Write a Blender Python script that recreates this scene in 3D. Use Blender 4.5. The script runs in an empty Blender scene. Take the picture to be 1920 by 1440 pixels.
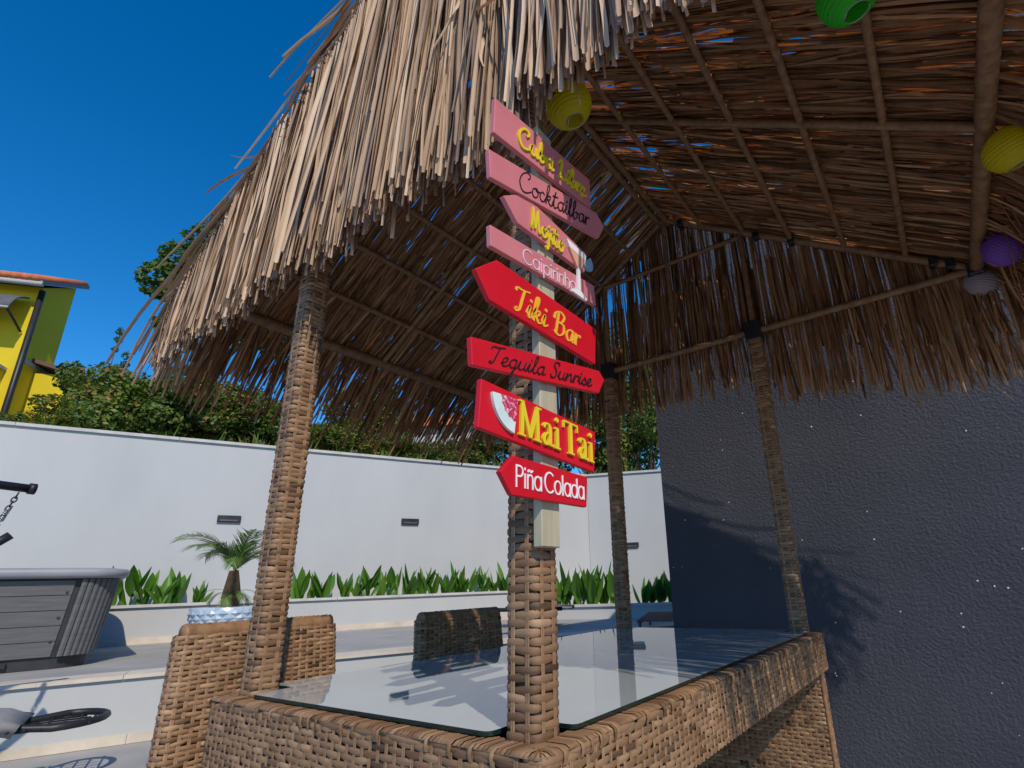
import bpy, math, random
import numpy as np
from mathutils import Vector, Matrix

random.seed(7)
rng = np.random.default_rng(11)
R = math.radians
sc = bpy.context.scene
col = sc.collection

# ------------------------------------------------------------------ camera
CAM = Vector((1.711, -0.881, 1.1))
yaw, pitch, roll = R(-33.977), R(18.329), R(-1.983)
fw = Vector((math.sin(yaw) * math.cos(pitch), math.cos(yaw) * math.cos(pitch), math.sin(pitch)))
r0 = Vector((math.cos(yaw), -math.sin(yaw), 0)); u0 = r0.cross(fw)
rt = r0 * math.cos(roll) + u0 * math.sin(roll); up = -r0 * math.sin(roll) + u0 * math.cos(roll)
cd = bpy.data.cameras.new('camera'); cam = bpy.data.objects.new('camera', cd); col.objects.link(cam)
cam.matrix_world = Matrix(((rt.x, up.x, -fw.x, CAM.x), (rt.y, up.y, -fw.y, CAM.y), (rt.z, up.z, -fw.z, CAM.z), (0, 0, 0, 1)))
cd.sensor_width = 36; cd.lens = 36 * 1000.3 / 1920
cd.shift_x = -(1077.42 - 960) / 1920; cd.shift_y = (765.6 - 720) / 1920
cd.clip_start = 0.02; cd.clip_end = 2000
sc.camera = cam

# ------------------------------------------------------------------ sky and sun
SUN_AZ, SUN_EL = 120.5, 43
w = bpy.data.worlds.new('World'); sc.world = w; w.use_nodes = True
wn = w.node_tree.nodes; wl = w.node_tree.links
for n in list(wn): wn.remove(n)
sky = wn.new('ShaderNodeTexSky'); sky.sky_type = 'NISHITA'; sky.sun_disc = False
sky.sun_elevation = R(SUN_EL); sky.sun_rotation = R(SUN_AZ); sky.altitude = 300
sky.air_density = 1.0; sky.dust_density = 0.0; sky.ozone_density = 6.0
hs = wn.new('ShaderNodeHueSaturation'); hs.inputs['Saturation'].default_value = 1.3; hs.inputs['Value'].default_value = 1.0
bg = wn.new('ShaderNodeBackground'); bg.inputs[1].default_value = 0.15
wo = wn.new('ShaderNodeOutputWorld')
wl.new(sky.outputs[0], hs.inputs['Color']); wl.new(hs.outputs[0], bg.inputs[0]); wl.new(bg.outputs[0], wo.inputs[0])
sd = bpy.data.lights.new('sun', 'SUN'); sd.energy = 3.4; sd.angle = R(0.53); sd.color = (1.0, 0.885, 0.735)
sun = bpy.data.objects.new('sun', sd); col.objects.link(sun)
az, el = R(SUN_AZ), R(SUN_EL)
ldir = Vector((-math.sin(az) * math.cos(el), -math.cos(az) * math.cos(el), -math.sin(el)))
sun.rotation_euler = ldir.to_track_quat('-Z', 'Y').to_euler(); sun.location = (6, -5, 9)
sc.view_settings.view_transform = 'Standard'; sc.view_settings.look = 'None'
sc.view_settings.gamma = 1; sc.view_settings.exposure = 0.12
sc.view_settings.use_curve_mapping = False
sc.render.film_transparent = False
sc.cycles.max_bounces = 8; sc.cycles.transparent_max_bounces = 8

# ------------------------------------------------------------------ helpers
def tag(o, label=None, cat=None, group=None, kind=None):
    if label: o['label'] = label
    if cat: o['category'] = cat
    if group: o['group'] = group
    if kind: o['kind'] = kind
    return o

def empty(name, loc=(0, 0, 0), rz=0, label=None, cat=None, group=None):
    o = bpy.data.objects.new(name, None); col.objects.link(o)
    o.location = loc; o.rotation_euler = (0, 0, rz); o.empty_display_size = 0.1
    return tag(o, label, cat, group)

def link(name, me, mat=None, parent=None, smooth=True):
    """parts are modelled in world space unless the parent sits elsewhere; then in the parent's space"""
    o = bpy.data.objects.new(name, me); col.objects.link(o)
    if mat is not None and len(me.materials) == 0: me.materials.append(mat)
    if parent is not None: o.parent = parent
    if smooth and len(me.polygons): me.polygons.foreach_set('use_smooth', np.ones(len(me.polygons), bool))
    return o

def mesh_np(name, V, F, tint=None):
    """V (n,3), F (m,4) quads"""
    me = bpy.data.meshes.new(name)
    V = np.asarray(V, np.float32); F = np.asarray(F, np.int32)
    me.vertices.add(len(V)); me.vertices.foreach_set('co', V.ravel())
    k = F.shape[1]
    me.loops.add(F.size); me.loops.foreach_set('vertex_index', F.ravel())
    me.polygons.add(len(F))
    me.polygons.foreach_set('loop_start', np.arange(0, F.size, k, dtype=np.int32))
    me.polygons.foreach_set('loop_total', np.full(len(F), k, np.int32))
    if tint is not None:
        a = me.attributes.new('tint', 'FLOAT', 'POINT'); a.data.foreach_set('value', np.asarray(tint, np.float32))
    me.update(calc_edges=True)
    return me

def grids(name, V, tint=None):
    """V (M,a,b,3): M separate grids of quads"""
    M, a, b, _ = V.shape
    i, j = np.meshgrid(np.arange(a - 1), np.arange(b - 1), indexing='ij')
    q = np.stack([i * b + j, (i + 1) * b + j, (i + 1) * b + j + 1, i * b + j + 1], -1).reshape(-1, 4)
    F = (q[None] + (np.arange(M) * a * b)[:, None, None]).reshape(-1, 4)
    t = None if tint is None else np.repeat(np.asarray(tint), a * b)
    return mesh_np(name, V.reshape(-1, 3), F, t)

class MB:
    """collects boxes, tubes, lathes and prisms into one mesh"""
    def __init__(s): s.v = []; s.f = []
    def add(s, v, f):
        b = len(s.v); s.v += [tuple(p) for p in v]; s.f += [tuple(b + i for i in q) for q in f]; return s
    def box(s, x0, x1, y0, y1, z0, z1, M=None, bev=0.0):
        if bev > 0:
            b = min(bev, (x1 - x0) / 2.2, (y1 - y0) / 2.2, (z1 - z0) / 2.2)
            v = []; f = []
            pts = {}
            for sx in (0, 1):
                for sy in (0, 1):
                    for sz in (0, 1):
                        c = [(x0, x1)[sx], (y0, y1)[sy], (z0, z1)[sz]]; d = [(b, -b)[sx], (b, -b)[sy], (b, -b)[sz]]
                        for ax in range(3):
                            p = [c[k] + (0 if k == ax else d[k]) for k in range(3)]
                            pts[(sx, sy, sz, ax)] = len(v); v.append(p)
            P = pts
            for ax in range(3):
                o = [k for k in range(3) if k != ax]
                for sgn in (0, 1):
                    q = []
                    for (a, c) in ((0, 0), (1, 0), (1, 1), (0, 1)):
                        k = [0, 0, 0]; k[ax] = sgn; k[o[0]] = a; k[o[1]] = c; q.append(P[(*k, ax)])
                    f.append(q if (sgn == 1) == (ax != 1) else q[::-1])
            for ax in range(3):
                o = [k for k in range(3) if k != ax]
                for a in (0, 1):
                    for c in (0, 1):
                        k0 = [0, 0, 0]; k1 = [0, 0, 0]; k0[ax] = 0; k1[ax] = 1
                        k0[o[0]] = k1[o[0]] = a; k0[o[1]] = k1[o[1]] = c
                        f.append([P[(*k0, o[0])], P[(*k1, o[0])], P[(*k1, o[1])], P[(*k0, o[1])]])
            for sx in (0, 1):
                for sy in (0, 1):
                    for sz in (0, 1): f.append([P[(sx, sy, sz, 0)], P[(sx, sy, sz, 1)], P[(sx, sy, sz, 2)]])
        else:
            v = [(x, y, z) for x in (x0, x1) for y in (y0, y1) for z in (z0, z1)]
            f = [(0, 1, 3, 2), (4, 6, 7, 5), (0, 4, 5, 1), (2, 3, 7, 6), (0, 2, 6, 4), (1, 5, 7, 3)]
        if M is not None: v = [M @ Vector(p) for p in v]
        return s.add(v, f)
    def tube(s, pts, rad, n=8, cap=True):
        pts = [Vector(p) for p in pts]; m = len(pts)
        rad = rad if hasattr(rad, '__len__') else [rad] * m
        t = [(pts[min(i + 1, m - 1)] - pts[max(i - 1, 0)]).normalized() for i in range(m)]
        a = t[0].orthogonal().normalized(); v = []
        for i in range(m):
            a = (a - t[i] * a.dot(t[i])).normalized(); b = t[i].cross(a)
            for k in range(n):
                c = 2 * math.pi * k / n
                v.append(pts[i] + (a * math.cos(c) + b * math.sin(c)) * rad[i])
        f = [(i * n + k, i * n + (k + 1) % n, (i + 1) * n + (k + 1) % n, (i + 1) * n + k) for i in range(m - 1) for k in range(n)]
        if cap: f += [tuple(range(n))[::-1], tuple((m - 1) * n + k for k in range(n))]
        return s.add(v, f)
    def lathe(s, prof, n=24, c=(0, 0, 0), M=None):
        v = []; m = len(prof)
        for (r, z) in prof:
            for k in range(n):
                a = 2 * math.pi * k / n; v.append(Vector((c[0] + r * math.cos(a), c[1] + r * math.sin(a), c[2] + z)))
        if M is not None: v = [M @ p for p in v]
        f = [(i * n + k, i * n + (k + 1) % n, (i + 1) * n + (k + 1) % n, (i + 1) * n + k) for i in range(m - 1) for k in range(n)]
        return s.add(v, f)
    def prism(s, poly, fn, d0, d1):
        """poly in 2D, fn(a,b,d) -> 3D; extruded from d0 to d1"""
        n = len(poly); v = [fn(a, b, d0) for a, b in poly] + [fn(a, b, d1) for a, b in poly]
        f = [tuple(range(n))[::-1], tuple(range(n, 2 * n))] + [(i, (i + 1) % n, n + (i + 1) % n, n + i) for i in range(n)]
        return s.add(v, f)
    def build(s, name, mat, parent=None, smooth=False, recalc=True):
        me = bpy.data.meshes.new(name); me.from_pydata([tuple(p) for p in s.v], [], s.f)
        if recalc:
            import bmesh
            bm = bmesh.new(); bm.from_mesh(me); bmesh.ops.recalc_face_normals(bm, faces=bm.faces); bm.to_mesh(me); bm.free()
        me.update()
        return link(name, me, mat, parent, smooth)

def copy_tree(o, parent=None):
    c = o.copy(); col.objects.link(c); c.parent = parent
    for ch in list(o.children): copy_tree(ch, c)
    return c

# ------------------------------------------------------------------ materials
def new_mat(name):
    m = bpy.data.materials.new(name); m.use_nodes = True
    nt = m.node_tree; b = nt.nodes['Principled BSDF']
    return m, nt, b

def N(nt, t, **kw):
    n = nt.nodes.new(t)
    for k, v in kw.items():
        if k in n.inputs.keys(): n.inputs[k].default_value = v
        else: setattr(n, k, v)
    return n

def ramp(nt, stops):
    r = nt.nodes.new('ShaderNodeValToRGB'); e = r.color_ramp.elements
    while len(e) < len(stops): e.new(0.5)
    for i, (p, c) in enumerate(stops): e[i].position = p; e[i].color = (*c, 1)
    return r

def surf(name, c1, c2, scale=4.0, rough=0.7, bump=0.0, bscale=60.0, bdist=0.004, detail=6, spec=0.4, scale3=None, metallic=0.0, c3=None):
    """two colours mixed by noise on object coordinates, plus fine relief"""
    m, nt, b = new_mat(name)
    tc = N(nt, 'ShaderNodeTexCoord'); mp = N(nt, 'ShaderNodeMapping')
    if scale3: mp.inputs['Scale'].default_value = scale3
    nt.links.new(tc.outputs['Object'], mp.inputs[0])
    n1 = N(nt, 'ShaderNodeTexNoise', Scale=scale, Detail=detail, Roughness=0.6); nt.links.new(mp.outputs[0], n1.inputs['Vector'])
    st = [(0.3, c1), (0.7, c2)] if c3 is None else [(0.28, c1), (0.5, c2), (0.72, c3)]
    rp = ramp(nt, st); nt.links.new(n1.outputs['Fac'], rp.inputs[0]); nt.links.new(rp.outputs[0], b.inputs['Base Color'])
    b.inputs['Roughness'].default_value = rough; b.inputs['Specular IOR Level'].default_value = spec; b.inputs['Metallic'].default_value = metallic
    if bump:
        n2 = N(nt, 'ShaderNodeTexNoise', Scale=bscale, Detail=5, Roughness=0.6); nt.links.new(mp.outputs[0], n2.inputs['Vector'])
        bp = N(nt, 'ShaderNodeBump', Strength=bump, Distance=bdist); nt.links.new(n2.outputs['Fac'], bp.inputs['Height'])
        nt.links.new(bp.outputs[0], b.inputs['Normal'])
    return m

def fibre(name, stops, rough=0.6, trans=0.0, tcol=(0.6, 0.25, 0.08), nscale=25.0, bump=0.4, spec=0.35, stretch=(1, 1, 1)):
    """plant fibre: colour from the piece's own tint plus grain; optional light through the leaf"""
    m, nt, b = new_mat(name)
    at = N(nt, 'ShaderNodeAttribute', attribute_name='tint')
    tc = N(nt, 'ShaderNodeTexCoord')
    mp = N(nt, 'ShaderNodeMapping'); mp.inputs['Scale'].default_value = stretch; nt.links.new(tc.outputs['Object'], mp.inputs[0])
    n1 = N(nt, 'ShaderNodeTexNoise', Scale=nscale, Detail=5, Roughness=0.65); nt.links.new(mp.outputs[0], n1.inputs['Vector'])
    ad = N(nt, 'ShaderNodeMath', operation='MULTIPLY_ADD'); ad.inputs[1].default_value = 0.55; nt.links.new(n1.outputs['Fac'], ad.inputs[0])
    sb = N(nt, 'ShaderNodeMath', operation='SUBTRACT'); sb.inputs[1].default_value = 0.275; nt.links.new(at.outputs['Fac'], sb.inputs[0])
    nt.links.new(sb.outputs[0], ad.inputs[2])
    rp = ramp(nt, stops); nt.links.new(ad.outputs[0], rp.inputs[0]); nt.links.new(rp.outputs[0], b.inputs['Base Color'])
    b.inputs['Roughness'].default_value = rough; b.inputs['Specular IOR Level'].default_value = spec
    if bump:
        n2 = N(nt, 'ShaderNodeTexNoise', Scale=nscale * 9, Detail=3); nt.links.new(mp.outputs[0], n2.inputs['Vector'])
        bp = N(nt, 'ShaderNodeBump', Strength=bump, Distance=0.002); nt.links.new(n2.outputs['Fac'], bp.inputs['Height']); nt.links.new(bp.outputs[0], b.inputs['Normal'])
    if trans:
        out = nt.nodes['Material Output']
        tr = N(nt, 'ShaderNodeBsdfTranslucent')
        mc = N(nt, 'ShaderNodeMixRGB', blend_type='MULTIPLY'); mc.inputs[0].default_value = 1.0; mc.inputs[2].default_value = (*tcol, 1)
        nt.links.new(rp.outputs[0], mc.inputs[1]); nt.links.new(mc.outputs[0], tr.inputs[0])
        mx = N(nt, 'ShaderNodeMixShader'); mx.inputs[0].default_value = trans
        nt.links.new(b.outputs[0], mx.inputs[1]); nt.links.new(tr.outputs[0], mx.inputs[2]); nt.links.new(mx.outputs[0], out.inputs['Surface'])
    return m

MT = {}
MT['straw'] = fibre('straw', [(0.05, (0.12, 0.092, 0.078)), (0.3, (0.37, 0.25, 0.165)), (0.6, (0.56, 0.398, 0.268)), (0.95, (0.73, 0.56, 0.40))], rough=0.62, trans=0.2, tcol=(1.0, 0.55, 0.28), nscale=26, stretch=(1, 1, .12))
MT['straw_shaded'] = fibre('straw_shaded', [(0.05, (0.10, 0.046, 0.02)), (0.4, (0.31, 0.163, 0.075)), (0.7, (0.47, 0.27, 0.13)), (0.97, (0.66, 0.43, 0.24))], rough=0.6, trans=0.3, tcol=(1.0, 0.5, 0.22), nscale=14)  # browner copy of the straw: shade under the roof put into the colour
MT['wicker'] = fibre('wicker', [(0.0, (0.07, 0.038, 0.020)), (0.35, (0.192, 0.105, 0.053)), (0.65, (0.295, 0.172, 0.091)), (1.0, (0.435, 0.275, 0.156))], rough=0.45, nscale=26, bump=0.45, spec=0.4, stretch=(1, 1, 9))
MT['wicker_core'] = surf('wicker_core', (0.03, 0.018, 0.012), (0.06, 0.035, 0.022), rough=0.8)
MT['wrap'] = surf('wrap', (0.17, 0.09, 0.042), (0.34, 0.195, 0.1), scale=30, rough=0.5, bump=0.3, bscale=200)
MT['black'] = surf('black_metal', (0.012, 0.012, 0.014), (0.03, 0.03, 0.034), rough=0.45)
MT['white_wall'] = surf('white_render', (0.43, 0.442, 0.442), (0.485, 0.496, 0.492), scale=0.8, rough=0.85, bump=0.25, bscale=90, bdist=0.003, detail=9, spec=0.2, scale3=(1, 1, .45))
MT['coping'] = surf('coping_stone', (0.42, 0.41, 0.39), (0.56, 0.55, 0.52), scale=5, rough=0.7, bump=0.2, bscale=70)
MT['beige_stone'] = surf('beige_stone', (0.48, 0.41, 0.32), (0.66, 0.59, 0.49), scale=3, rough=0.6, bump=0.15, bscale=50)
MT['paving'] = surf('paving', (0.27, 0.265, 0.255), (0.37, 0.365, 0.355), scale=2, rough=0.7, bump=0.2, bscale=60)
MT['soil'] = surf('pale_gravel', (0.5, 0.5, 0.48), (0.72, 0.72, 0.7), scale=40, rough=0.9, bump=0.6, bscale=60, bdist=0.02)
MT['earth'] = surf('earth', (0.06, 0.065, 0.025), (0.14, 0.12, 0.06), scale=0.9, rough=0.95, bump=0.5, bscale=9, bdist=0.06)
MT['tub'] = surf('tub_panel', (0.10, 0.10, 0.105), (0.145, 0.145, 0.15), scale=3, rough=0.5, scale3=(1, 1, 14), bump=0.1, bscale=30)
MT['tub_rim'] = surf('tub_rim', (0.24, 0.25, 0.27), (0.31, 0.32, 0.34), scale=2, rough=0.4)
MT['tub_base'] = surf('tub_base', (0.028, 0.03, 0.034), (0.05, 0.05, 0.055), rough=0.5)
MT['pine'] = surf('pale_wood', (0.36, 0.32, 0.22), (0.48, 0.44, 0.31), scale=12, rough=0.6, scale3=(6, 6, .5), bump=0.15, bscale=60)
MT['pink'] = surf('pink_paint', (0.55, 0.165, 0.19), (0.62, 0.20, 0.22), scale=10, rough=0.45, bump=0.06, bscale=150)
MT['red'] = surf('red_paint', (0.56, 0.006, 0.018), (0.64, 0.010, 0.024), scale=8, rough=0.42, bump=0.06, bscale=150)
MT['yellow_letter'] = surf('yellow_letter', (0.70, 0.54, 0.02), (0.78, 0.61, 0.03), rough=0.5)
MT['orange_letter'] = surf('orange_letter', (0.80, 0.40, 0.03), (0.85, 0.46, 0.04), rough=0.5)
MT['white_letter'] = surf('white_letter', (0.78, 0.76, 0.76), (0.84, 0.82, 0.82), rough=0.5)
MT['pale_letter'] = surf('pale_pink_letter', (0.74, 0.56, 0.60), (0.80, 0.62, 0.66), rough=0.5)
MT['black_letter'] = surf('black_letter', (0.02, 0.008, 0.012), (0.035, 0.014, 0.018), rough=0.5)
MT['rind'] = surf('rind', (0.50, 0.66, 0.64), (0.76, 0.82, 0.78), scale=30, rough=0.5)
MT['flesh'] = surf('flesh', (0.50, 0.02, 0.08), (0.55, 0.03, 0.10), scale=130, rough=0.5, detail=2, c3=(0.9, 0.78, 0.82))
MT['drink'] = surf('drink', (0.72, 0.34, 0.24), (0.8, 0.42, 0.3), rough=0.4)
MT['lemon_blue'] = surf('blue_slice', (0.2, 0.34, 0.44), (0.3, 0.45, 0.55), rough=0.4)
MT['dark_wall'] = None
MT['leaf'] = fibre('leaf', [(0.0, (0.028, 0.055, 0.010)), (0.4, (0.075, 0.14, 0.020)), (0.7, (0.15, 0.20, 0.03)), (0.85, (0.23, 0.20, 0.045)), (1.0, (0.30, 0.15, 0.055))], rough=0.55, trans=0.25, tcol=(1.3, 1.5, 0.4), nscale=3, bump=0, spec=0.3)
MT['canna'] = fibre('canna_leaf', [(0.0, (0.04, 0.11, 0.012)), (0.5, (0.075, 0.19, 0.018)), (1.0, (0.13, 0.27, 0.03))], rough=0.4, trans=0.3, tcol=(1.3, 1.5, 0.4), nscale=8, bump=0, spec=0.45)
MT['palm'] = fibre('palm_leaf', [(0.0, (0.045, 0.10, 0.02)), (0.6, (0.11, 0.20, 0.045)), (1.0, (0.24, 0.28, 0.10))], rough=0.5, trans=0.2, tcol=(1.2, 1.4, 0.5), nscale=8, bump=0)
MT['bark'] = surf('bark', (0.05, 0.035, 0.022), (0.12, 0.085, 0.055), scale=14, rough=0.9, bump=0.6, bscale=40, bdist=0.02)
MT['trunk_fibre'] = surf('trunk_fibre', (0.09, 0.05, 0.02), (0.22, 0.13, 0.06), scale=30, rough=0.9, bump=0.6, bscale=60, bdist=0.01)
MT['pot'] = surf('glazed_pot', (0.26, 0.36, 0.48), (0.50, 0.58, 0.66), scale=20, rough=0.25, spec=0.6)
MT['yellow_wall'] = surf('yellow_render', (0.60, 0.46, 0.012), (0.68, 0.53, 0.02), scale=1, rough=0.85, bump=0.15, bscale=60)
MT['roof_tile'] = surf('roof_tile', (0.48, 0.13, 0.05), (0.62, 0.20, 0.08), scale=3, rough=0.8)
MT['grey_trim'] = surf('grey_trim', (0.10, 0.10, 0.11), (0.15, 0.15, 0.16), rough=0.6)
MT['pale_trim'] = surf('pale_trim', (0.42, 0.44, 0.42), (0.5, 0.52, 0.5), rough=0.7)
MT['brown_roof'] = surf('brown_roof', (0.10, 0.06, 0.05), (0.17, 0.1, 0.08), scale=6, rough=0.8)
MT['cushion'] = surf('cushion', (0.24, 0.24, 0.25), (0.32, 0.32, 0.33), scale=12, rough=0.9, bump=0.2, bscale=300)
MT['blue_cloth'] = surf('blue_cloth', (0.06, 0.16, 0.24), (0.10, 0.22, 0.32), scale=5, rough=0.8)
MT['red_wood'] = surf('red_wood', (0.24, 0.085, 0.045), (0.36, 0.14, 0.075), scale=10, rough=0.6)
MT['steel'] = surf('steel', (0.35, 0.35, 0.36), (0.5, 0.5, 0.5), rough=0.35, metallic=0.9)
MT['lamp_face'] = surf('lamp_face', (0.10, 0.09, 0.09), (0.14, 0.12, 0.12), rough=0.3)

def paper(name, c):
    m, nt, b = new_mat(name)
    b.inputs['Base Color'].default_value = (*c, 1); b.inputs['Roughness'].default_value = 0.45
    tc = N(nt, 'ShaderNodeTexCoord'); n1 = N(nt, 'ShaderNodeTexNoise', Scale=120.0, Detail=3); nt.links.new(tc.outputs['Object'], n1.inputs['Vector'])
    bp = N(nt, 'ShaderNodeBump', Strength=0.25, Distance=0.001); nt.links.new(n1.outputs['Fac'], bp.inputs['Height']); nt.links.new(bp.outputs[0], b.inputs['Normal'])
    tr = N(nt, 'ShaderNodeBsdfTranslucent'); tr.inputs[0].default_value = (*c, 1)
    mx = N(nt, 'ShaderNodeMixShader'); mx.inputs[0].default_value = 0.55
    nt.links.new(b.outputs[0], mx.inputs[1]); nt.links.new(tr.outputs[0], mx.inputs[2]); nt.links.new(mx.outputs[0], nt.nodes['Material Output'].inputs['Surface'])
    return m

def dark_stucco():
    m, nt, b = new_mat('dark_stucco')
    tc = N(nt, 'ShaderNodeTexCoord')
    n1 = N(nt, 'ShaderNodeTexNoise', Scale=1.3, Detail=8, Roughness=0.6); nt.links.new(tc.outputs['Object'], n1.inputs['Vector'])
    rp = ramp(nt, [(0.3, (0.046, 0.049, 0.064)), (0.7, (0.066, 0.069, 0.087))]); nt.links.new(n1.outputs['Fac'], rp.inputs[0])
    # scattered mica flecks in the render, their sparkle put in as white colour
    v = N(nt, 'ShaderNodeTexVoronoi', Scale=17.0); nt.links.new(tc.outputs['Object'], v.inputs['Vector'])
    sp = N(nt, 'ShaderNodeSeparateColor'); nt.links.new(v.outputs['Color'], sp.inputs[0])
    th = N(nt, 'ShaderNodeMath', operation='MULTIPLY'); th.inputs[1].default_value = 0.075; nt.links.new(sp.outputs[1], th.inputs[0])
    lt = N(nt, 'ShaderNodeMath', operation='LESS_THAN'); nt.links.new(v.outputs['Distance'], lt.inputs[0]); nt.links.new(th.outputs[0], lt.inputs[1])
    gt = N(nt, 'ShaderNodeMath', operation='GREATER_THAN'); gt.inputs[1].default_value = 0.55; nt.links.new(sp.outputs[0], gt.inputs[0])
    mu = N(nt, 'ShaderNodeMath', operation='MULTIPLY'); nt.links.new(lt.outputs[0], mu.inputs[0]); nt.links.new(gt.outputs[0], mu.inputs[1])
    mc = N(nt, 'ShaderNodeMixRGB'); mc.inputs[2].default_value = (0.75, 0.77, 0.82, 1)
    nt.links.new(mu.outputs[0], mc.inputs[0]); nt.links.new(rp.outputs[0], mc.inputs[1]); nt.links.new(mc.outputs[0], b.inputs['Base Color'])
    n2 = N(nt, 'ShaderNodeTexNoise', Scale=62.0, Detail=4, Roughness=0.6); nt.links.new(tc.outputs['Object'], n2.inputs['Vector'])
    v2 = N(nt, 'ShaderNodeTexNoise', Scale=34.0, Detail=4); nt.links.new(tc.outputs['Object'], v2.inputs['Vector'])
    ad = N(nt, 'ShaderNodeMath', operation='SUBTRACT'); nt.links.new(n2.outputs['Fac'], ad.inputs[0]); v2m = N(nt, 'ShaderNodeMath', operation='MULTIPLY'); v2m.inputs[1].default_value = -0.6; nt.links.new(v2.outputs['Fac'], v2m.inputs[0]); nt.links.new(v2m.outputs[0], ad.inputs[1])
    bp = N(nt, 'ShaderNodeBump', Strength=0.7, Distance=0.016); nt.links.new(ad.outputs[0], bp.inputs['Height']); nt.links.new(bp.outputs[0], b.inputs['Normal'])
    b.inputs['Roughness'].default_value = 0.75; b.inputs['Specular IOR Level'].default_value = 0.3
    return m
MT['dark_wall'] = dark_stucco()

def glass_mat():
    # milky back-frosted table glass: pale body under a clear polished face
    m, nt, b = new_mat('milk_glass')
    tc = N(nt, 'ShaderNodeTexCoord'); n1 = N(nt, 'ShaderNodeTexNoise', Scale=3.0, Detail=4); nt.links.new(tc.outputs['Object'], n1.inputs['Vector'])
    rp = ramp(nt, [(0.3, (0.36, 0.40, 0.405)), (0.7, (0.42, 0.46, 0.46))]); nt.links.new(n1.outputs['Fac'], rp.inputs[0]); nt.links.new(rp.outputs[0], b.inputs['Base Color'])
    b.inputs['Roughness'].default_value = 0.02; b.inputs['IOR'].default_value = 2.8
    n2 = N(nt, 'ShaderNodeTexNoise', Scale=5.0, Detail=1); nt.links.new(tc.outputs['Object'], n2.inputs['Vector'])
    bp = N(nt, 'ShaderNodeBump', Strength=0.012, Distance=0.02); nt.links.new(n2.outputs['Fac'], bp.inputs['Height']); nt.links.new(bp.outputs[0], b.inputs['Normal'])
    return m
MT['glass'] = glass_mat()
MT['glass_edge'] = surf('glass_edge', (0.004, 0.016, 0.014), (0.008, 0.028, 0.024), rough=0.1, spec=0.6)

# ------------------------------------------------------------------ the yard: a frame along the white wall
NA = R(-66.5)
nv = Vector((math.sin(NA), math.cos(NA), 0)); tv = Vector((math.cos(NA), -math.sin(NA), 0))
def Y(a, p, z=0.0):
    q = Vector((CAM.x, CAM.y, 0)) + tv * a + nv * p; return Vector((q.x, q.y, z))
def pol(azd, dist, z=0.0):
    a = R(azd); return Vector((CAM.x + dist * math.sin(a), CAM.y + dist * math.cos(a), z))
def slab(mb, a0, a1, p0, p1, z0, z1):
    c = [Y(a0, p0), Y(a1, p0), Y(a1, p1), Y(a0, p1)]
    v = [(q.x, q.y, z0) for q in c] + [(q.x, q.y, z1) for q in c]
    return mb.add(v, [(3, 2, 1, 0), (4, 5, 6, 7), (0, 1, 5, 4), (1, 2, 6, 5), (2, 3, 7, 6), (3, 0, 4, 7)])

me = bpy.data.meshes.new('ground'); me.from_pydata([(-400, -400, 0), (400, -400, 0), (400, 400, 0), (-400, 400, 0)], [], [(0, 1, 2, 3)])
tag(link('ground', me, MT['paving'], smooth=False), kind='structure')
# raised terrace
PE = 6.14; TZ = 0.517
tag(slab(MB(), -7, 7.0, PE, 11.0, 0.002, TZ - 0.03).build('terrace', MT['white_wall']), kind='structure')
ter = bpy.data.objects['terrace']
slab(MB(), -7, 7.0, PE + 0.32, 10.9, TZ - 0.028, TZ - 0.004).build('paving', MT['paving'], ter)
k = 0
a = -7.0
while a < 7.0:
    slab(MB(), a, min(a + 0.796, 7.0), PE - 0.03, PE + 0.318, TZ - 0.03, TZ).build('edge_stone', MT['beige_stone'], ter)
    slab(MB(), a + 0.1, min(a + 0.896, 7.0), PE - 0.012, PE - 0.0005, 0.003, 0.075).build('skirting_stone', MT['beige_stone'], ter)
    a += 0.8
# hill behind the wall
AZ = np.linspace(-112, -14, 60); D = np.array([0, .6, 1.5, 3, 5, 8, 12, 18, 28, 45, 80])
V = np.zeros((1, 60, len(D), 3))
for i, azd in enumerate(AZ):
    d1 = 10.9 / max(0.25, math.cos(R(azd + 66.5))); d2 = 12.75 / max(0.25, math.cos(R(azd + 24)))
    rw = (min(d1, 40) if azd < -33 else d2) + 0.2
    for j, d in enumerate(D):
        z = 3.45 + 0.16 * min(d, 8) + 0.10 * max(0, min(d, 28) - 8) + (0.12 * math.sin(azd * .6 + d) if d > 0 else 0)
        q = pol(azd, rw + d, z); V[0, i, j] = q
tag(link('hill', grids('hill', V), MT['earth']), kind='structure')

# garden wall: two runs that meet in a corner
WT = 3.69
wa = empty('garden_wall', Y(0, 10.9), 0, 'long tall white rendered garden wall behind the planter, with thin stone coping', 'wall')
def wpart(mb, name, mat, root):
    o = mb.build(name, mat); o.parent = root; o.matrix_parent_inverse = Matrix.Translation(-root.location); return o
wpart(slab(MB(), -9, 7.25, 10.9, 11.12, 0, WT - 0.05), 'render', MT['white_wall'], wa)
a = -9.0
while a < 7.2:
    wpart(slab(MB(), a + .003, min(a + 2.0, 7.25), 10.86, 11.16, WT - 0.049, WT), 'coping_stone', MT['coping'], wa); a += 2.003
CN = Y(7.22, 10.9); d2 = Vector((math.cos(R(-24)), -math.sin(R(-24)), 0)); n2 = Vector((math.sin(R(-24)), math.cos(R(-24)), 0))
def slab2(mb, a0, a1, p0, p1, z0, z1):
    c = [CN + d2 * a + n2 * p for a, p in ((a0, p0), (a1, p0), (a1, p1), (a0, p1))]
    v = [(q.x, q.y, z0) for q in c] + [(q.x, q.y, z1) for q in c]
    return mb.add(v, [(3, 2, 1, 0), (4, 5, 6, 7), (0, 1, 5, 4), (1, 2, 6, 5), (2, 3, 7, 6), (3, 0, 4, 7)])
wb = empty('garden_wall', CN, 0, 'short white garden wall running from the corner to the dark house', 'wall')
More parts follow.
